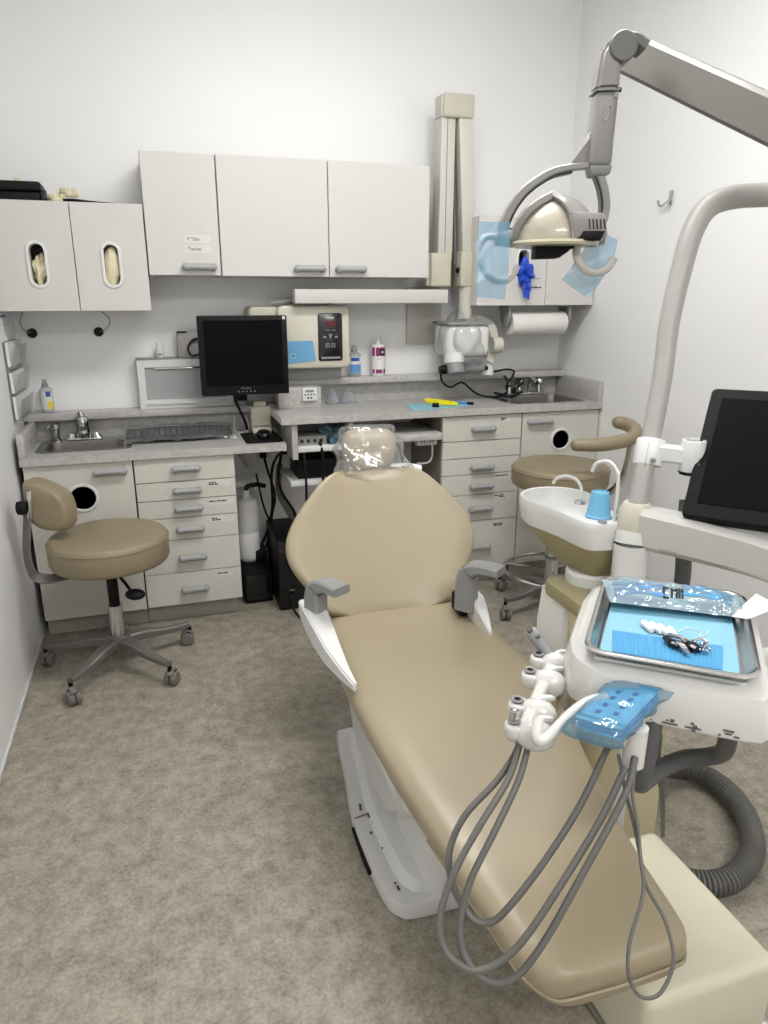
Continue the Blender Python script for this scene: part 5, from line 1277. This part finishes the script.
part(du, 'coupling', MB().lathe([(0, 0), (.0075, 0), (.0075, .024), (.005, .026), (0, .022)], (-.218, -.283, .80), None, 16), 'steel', world=False)
# suction tip handpiece
hv = MB(); hv.tube([(-.188, -.066, .80), (-.203, -.056, .812), (-.222, -.044, .828), (-.234, -.038, .838)], .012, 16, 4, [.009, .010, .012, .0135]); hp = part(du, 'air_syringe', hv, 'grey', world=False)
part(hp, 'button', MB().cyl((-.226, -.046, .838), (-.228, -.048, .844), .006, .005, 14), 'hose_dk', world=False)
part(hp, 'tip_socket', MB().sphere((-.236, -.037, .839), .0145, 16, 12), 'greylamp', world=False)
part(hp, 'tip_hole', MB().cyl((-.241, -.043, .848), (-.243, -.0455, .853), .006, .006, 14), 'hose_dk', world=False)
# handle, touch pad and its wrap
part(du, 'hook_handle', MB().tube([(-.178, -.298, .828), (-.176, -.318, .812), (-.168, -.322, .806), (-.152, -.300, .815), (-.132, -.262, .828), (-.110, -.232, .836), (-.085, -.215, .838)], .0088, 14, 6), 'shell', world=False)
pdir = Vector((.052, .135, .010)).normalized(); pn0 = Vector((-.22, -.12, 1)).normalized(); pw = pdir.cross(pn0).normalized(); pn = pw.cross(pdir).normalized()
PM = Matrix((pdir, pw, pn)).transposed()
pc = Vector((-.066, -.236, .836))
pb = MB(); pb.obox(pc, (.118, .064, .018), PM, .006, 3); pad = part(du, 'touch_pad', pb, 'bluepad', world=False)
part(du, 'pad_mount', MB().obox(pc - pn * .02, (.08, .045, .022), PM, .006), 'cream', world=False)
mb = MB()
for a in (-.032, -.010, .014, .034):
    for b in (-.014, .012):
        mb.obox(pc + PM @ Vector((a + b * .2, b, .0095)), (.009, .0075, .0012), PM, .0)
part(pad, 'keys', mb, 'blue', world=False)
part(pad, 'pad_edge', MB().obox(pc + PM @ Vector((0, -.0, -.004)), (.121, .067, .006), PM, .002), 'bluelt', world=False)
rnd = random.Random(5)
wr = MB(); rings = []
for k in range(25):
    f = k / 24; a = -.098 + .175 * f
    w = .043 + .004 * math.sin(f * 19) + .012 * (f > .85) * (f - .85) * 8; h = .021 - .016 * abs(2 * f - 1) ** 6
    ring = []
    for i in range(32):
        t_ = 2 * PI * i / 32; ca, sa = math.cos(t_), math.sin(t_)
        u = math.copysign(abs(ca) ** .6, ca) * w * (1 + .05 * math.sin(f * 30 + i)); q = math.copysign(abs(sa) ** .7, sa) * h * (1 + .12 * math.sin(f * 23 + i * 2.1))
        ring.append(pc + PM @ Vector((a, u, q)))
    rings.append(ring)
wr.loft(rings); wr.bm.transform(DM); single('barrier_wrap', wr, 'blueclear', 'translucent blue plastic wrap around the touch pad of the delivery head', 'barrier film', ang=80)
part(du, 'hose_manifold', MB().lathe([(0, 0), (.013, 0), (.0165, .004), (.0175, .07), (0, .07)], (-.036, -.262, .757), None, 28), 'shell', world=False)
part(du, 'manifold_hole', MB().cyl((-.036, -.262, .7560), (-.036, -.262, .7568), .012, .012, 20), 'hole', world=False)
# hoses
HZ = {
 'A': [(.501, .864, .775), (.464, .832, .736), (.406, .803, .691), (.358, .781, .642), (.33, .764, .593), (.323, .744, .56), (.333, .725, .541), (.362, .71, .527), (.398, .703, .539), (.435, .702, .572), (.494, .714, .636), (.568, .737, .712), (.621, .76, .775)],
 'B': [(.514, .86, .775), (.48, .827, .736), (.427, .794, .684), (.378, .77, .627), (.355, .751, .579), (.351, .731, .546), (.362, .71, .525), (.391, .696, .509), (.424, .69, .524), (.467, .693, .576), (.538, .711, .671), (.606, .736, .748), (.640, .765, .785)],
 'C': [(.520, .895, .775), (.50, .875, .75), (.457, .852, .723), (.397, .837, .684), (.366, .822, .64), (.361, .801, .604), (.37, .778, .576), (.383, .759, .561), (.407, .751, .56), (.435, .749, .584), (.495, .759, .641), (.563, .781, .706), (.627, .813, .775)],
}
for k in 'ABC': part(du, 'hose', MB().tube(HZ[k], .0053, 12, 6), 'hose')
for pts, r in (([(-.172, -.12, .785), (-.176, -.16, .762), (-.182, -.205, .75), (-.192, -.25, .758), (-.196, -.27, .772)], .005), ([(-.165, -.12, .785), (-.166, -.165, .757), (-.172, -.215, .742), (-.186, -.262, .752), (-.192, -.28, .768)], .004)):
    part(du, 'hose', MB().tube(pts, r, 8), 'olive', world=False)
part(du, 'thin_cord', MB().tube([(.664, .785, .788), (.629, .749, .742), (.62, .716, .698), (.604, .673, .651), (.615, .636, .613), (.609, .604, .577), (.582, .591, .543), (.556, .598, .538), (.543, .611, .567), (.555, .63, .604), (.596, .663, .646), (.617, .712, .684), (.624, .759, .735), (.63, .791, .775)], .0027, 10), 'hose')
part(du, 'supply_hose', MB().tube([(.724, .832, .80), (.714, .824, .755), (.706, .820, .71), (.712, .832, .672), (.745, .852, .66), (.784, .866, .662), (.832, .867, .67), (.864, .848, .68), (.872, .825, .705), (.85, .80, .76), (.84, .79, .80)], .0155, 16, 7), 'hose_dk')
for off in (0, .012):
    part(du, 'thin_cord', MB().tube([(.93 + off * .6, 1.05, .58), (.975 + off * .6, 1.092, .46), (1.04 + off * .6, 1.14, .33), (1.068 + off * .4, 1.15, .203)], .003, 8), 'hose')

# tray and what lies on it
zt = .8795
tr = thing('instrument_tray', 'stainless steel instrument tray on the white delivery head', 'tray', DO, DA)
rings = []
for hw, hd_, r, z in ((.110, .156, .025, 0), (.114, .160, .028, .003), (.123, .169, .034, .016), (.125, .171, .035, .0185), (.1285, .1745, .036, .0195), (.132, .178, .038, .0185), (.1335, .1795, .038, .0155), (.132, .178, .038, .0125), (.128, .174, .036, .0120)):
    rings.append([(a, b, zt + z) for a, b in rrect(hw * 2, hd_ * 2, r, 6)])
mb = MB(); mb.loft(rings, cap=False); mb.bm.faces.new(list(reversed(mb.bm.verts[:len(rings[0])]))); part(tr, 'pan', mb, 'steel', world=False)
DT = DM.copy()
def single_local(name, mb, m, **k):
    mb.bm.transform(DM); return single(name, mb, m, **k)
ln = MB(); ln.loft([[(a - .001, b - .002, z) for a, b in rrect(.213, .295, .02, 5)] for z in (zt + .001, zt + .0022)])
single_local('tray_liner', ln, 'bluepaper', label='pale blue paper liner covering the bottom of the steel tray', cat='liner')
bb = MB()
bm4 = [(-.094, -.058), (-.087, -.140), (.080, -.140), (.084, -.050)]
def bib(u, v):
    p = (Vector(bm4[0]) * (1 - u) + Vector(bm4[3]) * u) * (1 - v) + (Vector(bm4[1]) * (1 - u) + Vector(bm4[2]) * u) * v
    return (p.x, p.y, zt + .0045 + .0011 * math.sin(u * 2 * PI * 30))
bb.grid(bib, 150, 10)
ret = bmesh.ops.extrude_face_region(bb.bm, geom=list(bb.bm.faces)); bmesh.ops.translate(bb.bm, verts=[v for v in ret['geom'] if isinstance(v, bmesh.types.BMVert)], vec=(0, 0, -.0018))
single_local('patient_bib', bb, 'bluebib', label='folded ribbed blue patient bib on the tray under the clips', cat='bib', ang=80)
for i, (x, y, a, lab) in enumerate(((-.038, -.028, 60, 'leftmost of the four white cotton rolls on the tray'), (-.024, -.028, 65, 'second from the left of the four white cotton rolls on the tray'), (-.011, -.032, 62, 'third from the left of the four white cotton rolls on the tray'), (.003, -.037, 48, 'rightmost of the four white cotton rolls on the tray'))):
    d = Vector((math.cos(R(a + 60)), math.sin(R(a + 60)), 0)) * .017; c = Vector((x, y, zt + .0085))
    cr = MB(); q = (d.normalized()).to_track_quat('Z', 'Y'); cr.lathe([(0, -.017), (.0045, -.017), (.0062, -.013), (.0062, .013), (.0045, .017), (0, .017)], c, q, 18)
    single_local('cotton_roll', cr, 'gauze', label=lab, cat='cotton roll', group='cotton rolls on the instrument tray')
single_local('floss', MB().tube([(.012, -.02, zt + .0035), (.03, .005, zt + .0035), (.05, -.005, zt + .0035), (.048, -.025, zt + .0035), (.06, -.01, zt + .0035), (.062, .005, zt + .0035)], .0008, 6), 'gauze', label='thin white thread curled on the tray liner beside the cotton rolls', cat='thread')
bc = thing('bib_clip_chain', 'black and silver bib clips with a chain on the blue bib', 'bib clips', (0, 0, 0))
def wl(mb): mb.bm.transform(DM); return mb
z = zt + .012
part(bc, 'black_grip', wl(MB().tube([(-.008, -.070, z), (.006, -.088, z), (.014, -.098, z)], .0085, 10, 3, [.006, .0095, .005], flat=.6)), 'blackg')
part(bc, 'black_grip', wl(MB().tube([(.020, -.074, z), (.035, -.086, z), (.044, -.096, z)], .0095, 10, 3, [.007, .011, .009], flat=.6)), 'blackg')
part(bc, 'jaw', wl(MB().bar([(-.004, -.066, z + .004), (.014, -.078, z + .009), (.027, -.086, z + .006)], .009, .004, (0, 0, 1), 3)), 'chrome')
part(bc, 'jaw', wl(MB().bar([(.010, -.084, z + .003), (.022, -.102, z + .002), (.030, -.118, z)], .011, .004, (0, 0, 1), 3, [(.013, .004), (.010, .004), (.004, .003)])), 'chrome')
cn = MB(); rnd = random.Random(3)
for k in range(26):
    a = k * .62; cn.sphere((.046 + .012 * math.cos(a) + rnd.uniform(-.004, .004), -.080 + .016 * math.sin(a * 1.3), z - .002 + rnd.uniform(0, .004)), .0027, 8, 6)
part(bc, 'chain', wl(cn), 'chrome')
part(bc, 'clip_bow', wl(MB().tube([(.036, -.072, z + .004), (.050, -.066, z + .006), (.058, -.074, z + .004), (.052, -.092, z + .002)], .0022, 8)), 'steel')
# pouch across the back of the tray
po = thing('sterile_pouch', 'clear and blue sterilisation pouch lying across the back of the tray', 'pouch', DO, DA)
P0, P1, P2, P3 = Vector((-.134, .140)), Vector((-.108, .030)), Vector((.128, .062)), Vector((.140, .150))
def pouch(u, v, top=True, k=1.0):
    p = (P1 * (1 - u) + P2 * u) * (1 - v) + (P0 * (1 - u) + P3 * u) * v
    env = (1 - abs(2 * v - 1) ** 3) * (1 - abs(2 * u - 1) ** 6)
    b = .026 * env + (.0035 * math.sin(u * 19 + v * 6) * math.sin(v * 8 + u * 7) + .0012 * math.sin(u * 37 - v * 13)) * (.3 + env)
    base = zt + .014 + .006 * (1 - u)
    return (p.x, p.y, base + (b if top else -.3 * abs(b) + .0))
tp = MB(); tp.grid(lambda u, v: pouch(u, v), 60, 24); part(po, 'film', tp, 'pouch', world=False, ang=80)
bt = MB(); bt.grid(lambda u, v: pouch(u, v, False), 40, 16); part(po, 'paper_back', bt, 'pouchpaper', world=False, ang=80)
fd = MB()
for k in range(4):
    fd.tube([Vector(pouch(.50 + .02 * k, .25 + .16 * k)) - Vector((0, 0, .004)), Vector(pouch(.7, .30 + .15 * k)) - Vector((0, 0, .004)), Vector(pouch(.88, .28 + .16 * k)) - Vector((0, 0, .005))], .006, 8, 5, flat=.5)
part(po, 'folded_contents', fd, 'bluebib', world=False)
fd = MB()
for k in range(3):
    fd.tube([Vector(pouch(.05, .2 + .2 * k)) - Vector((0, 0, .004)), Vector(pouch(.22, .25 + .15 * k)) - Vector((0, 0, .005)), Vector(pouch(.42, .22 + .2 * k)) - Vector((0, 0, .004))], .007, 8, 5, flat=.5)
part(po, 'folded_contents', fd, 'bluelt', world=False)
sl = MB(); sl.prism([(.100, .040, zt + .022), (.128, .048, zt + .018), (.185, .125, zt + .020), (.148, .160, zt + .026), (.124, .10, zt + .026)], (0, 0, .0012)); part(po, 'sealed_end', sl, 'paper', world=False)
ps = MB()
lt = []
for u0, segs in ((.40, ((0, 0, 0, 1), (0, 0, 1, 0), (0, 1, 1, 1))), (.455, ((0, 0, 0, 1), (1, 0, 1, 1), (0, .5, 1, .5))), (.51, ((0, 0, 0, 1), (.6, 0, .6, 1)))):
    for a, b, c_, d_ in segs:
        q = [Vector(pouch(u0 + .035 * (a + (c_ - a) * s), .14 + .24 * (b + (d_ - b) * s))) + Vector((0, 0, .0004)) for s in (0, .5, 1)]
        ps.tube(q, .0022, 6, 3)
part(po, 'lettering', ps, 'ink', world=False)

# ------------------------------------------------------------------ junction box, corrugated hose
jb = thing('junction_box', 'cream metal junction box on the floor at the bottom right under the leg rest', 'junction box', (.92, .98, 0))
bx = MB(); bx.box(.765, 1.075, .80, 1.185, .004, .20, .022, 4); bb_ = part(jb, 'cover', bx, 'boxcream')
part(jb, 'floor_plate', MB().box(.76, 1.10, .79, 1.19, .0005, .006, .001), 'steel')
part(jb, 'screw', MB().cyl((1.062, .801, .03), (1.062, .796, .03), .012, .01, 14), 'white')
mb = MB(); mb.tube([(.915, .95, .2005), (.925, .945, .2005), (.93, .958, .2005)], .0016, 6, 3); part(bb_, 'scratch', mb, 'hose')
co = MB()
path = smooth_path([(1.12, 1.38, .36), (1.204, 1.424, .24), (1.334, 1.503, .11), (1.42, 1.525, .055), (1.49, 1.50, .042), (1.515, 1.41, .042), (1.485, 1.295, .042), (1.405, 1.187, .042), (1.307, 1.131, .042), (1.227, 1.122, .042), (1.16, 1.15, .045), (1.10, 1.20, .06)], 60)
out = [path[0]]
for p in path[1:]:
    if (p - out[-1]).length >= .0028: out.append(p)
rad = [(.0325 if k % 3 else .0255) for k in range(len(out))]
co.tube(out, .036, 20, 1, rad)
single('corrugated_hose', co, 'hose', 'grey corrugated hose looping on the floor to the junction box', 'hose', ang=20)

# ------------------------------------------------------------------ camera and render look
cam = bpy.data.cameras.new('camera'); co_ = bpy.data.objects.new('camera', cam); COL.objects.link(co_)
co_.location = (0, 0, 1.45); co_.rotation_euler = (R(90 - 16.8), 0, R(-17.585))
cam.sensor_fit = 'VERTICAL'; cam.sensor_height = 36; cam.sensor_width = 27; cam.lens = 712.5 * 36 / 1024
cam.clip_start = 0.02
SC.camera = co_
w = bpy.data.worlds.new('world'); SC.world = w; w.use_nodes = True
w.node_tree.nodes['Background'].inputs[0].default_value = (0.9, 0.95, 1, 1)
w.node_tree.nodes['Background'].inputs[1].default_value = 0.0
SC.view_settings.view_transform = 'Standard'; SC.view_settings.look = 'None'
SC.view_settings.gamma = 1.0; SC.view_settings.use_curve_mapping = False
SC.view_settings.exposure = 0.12
SC.cycles.use_denoising = True
SC.cycles.max_bounces = 10; SC.cycles.transparent_max_bounces = 24
SC.cycles.caustics_reflective = False; SC.cycles.caustics_refractive = False
SC.cycles.sample_clamp_indirect = 6.0
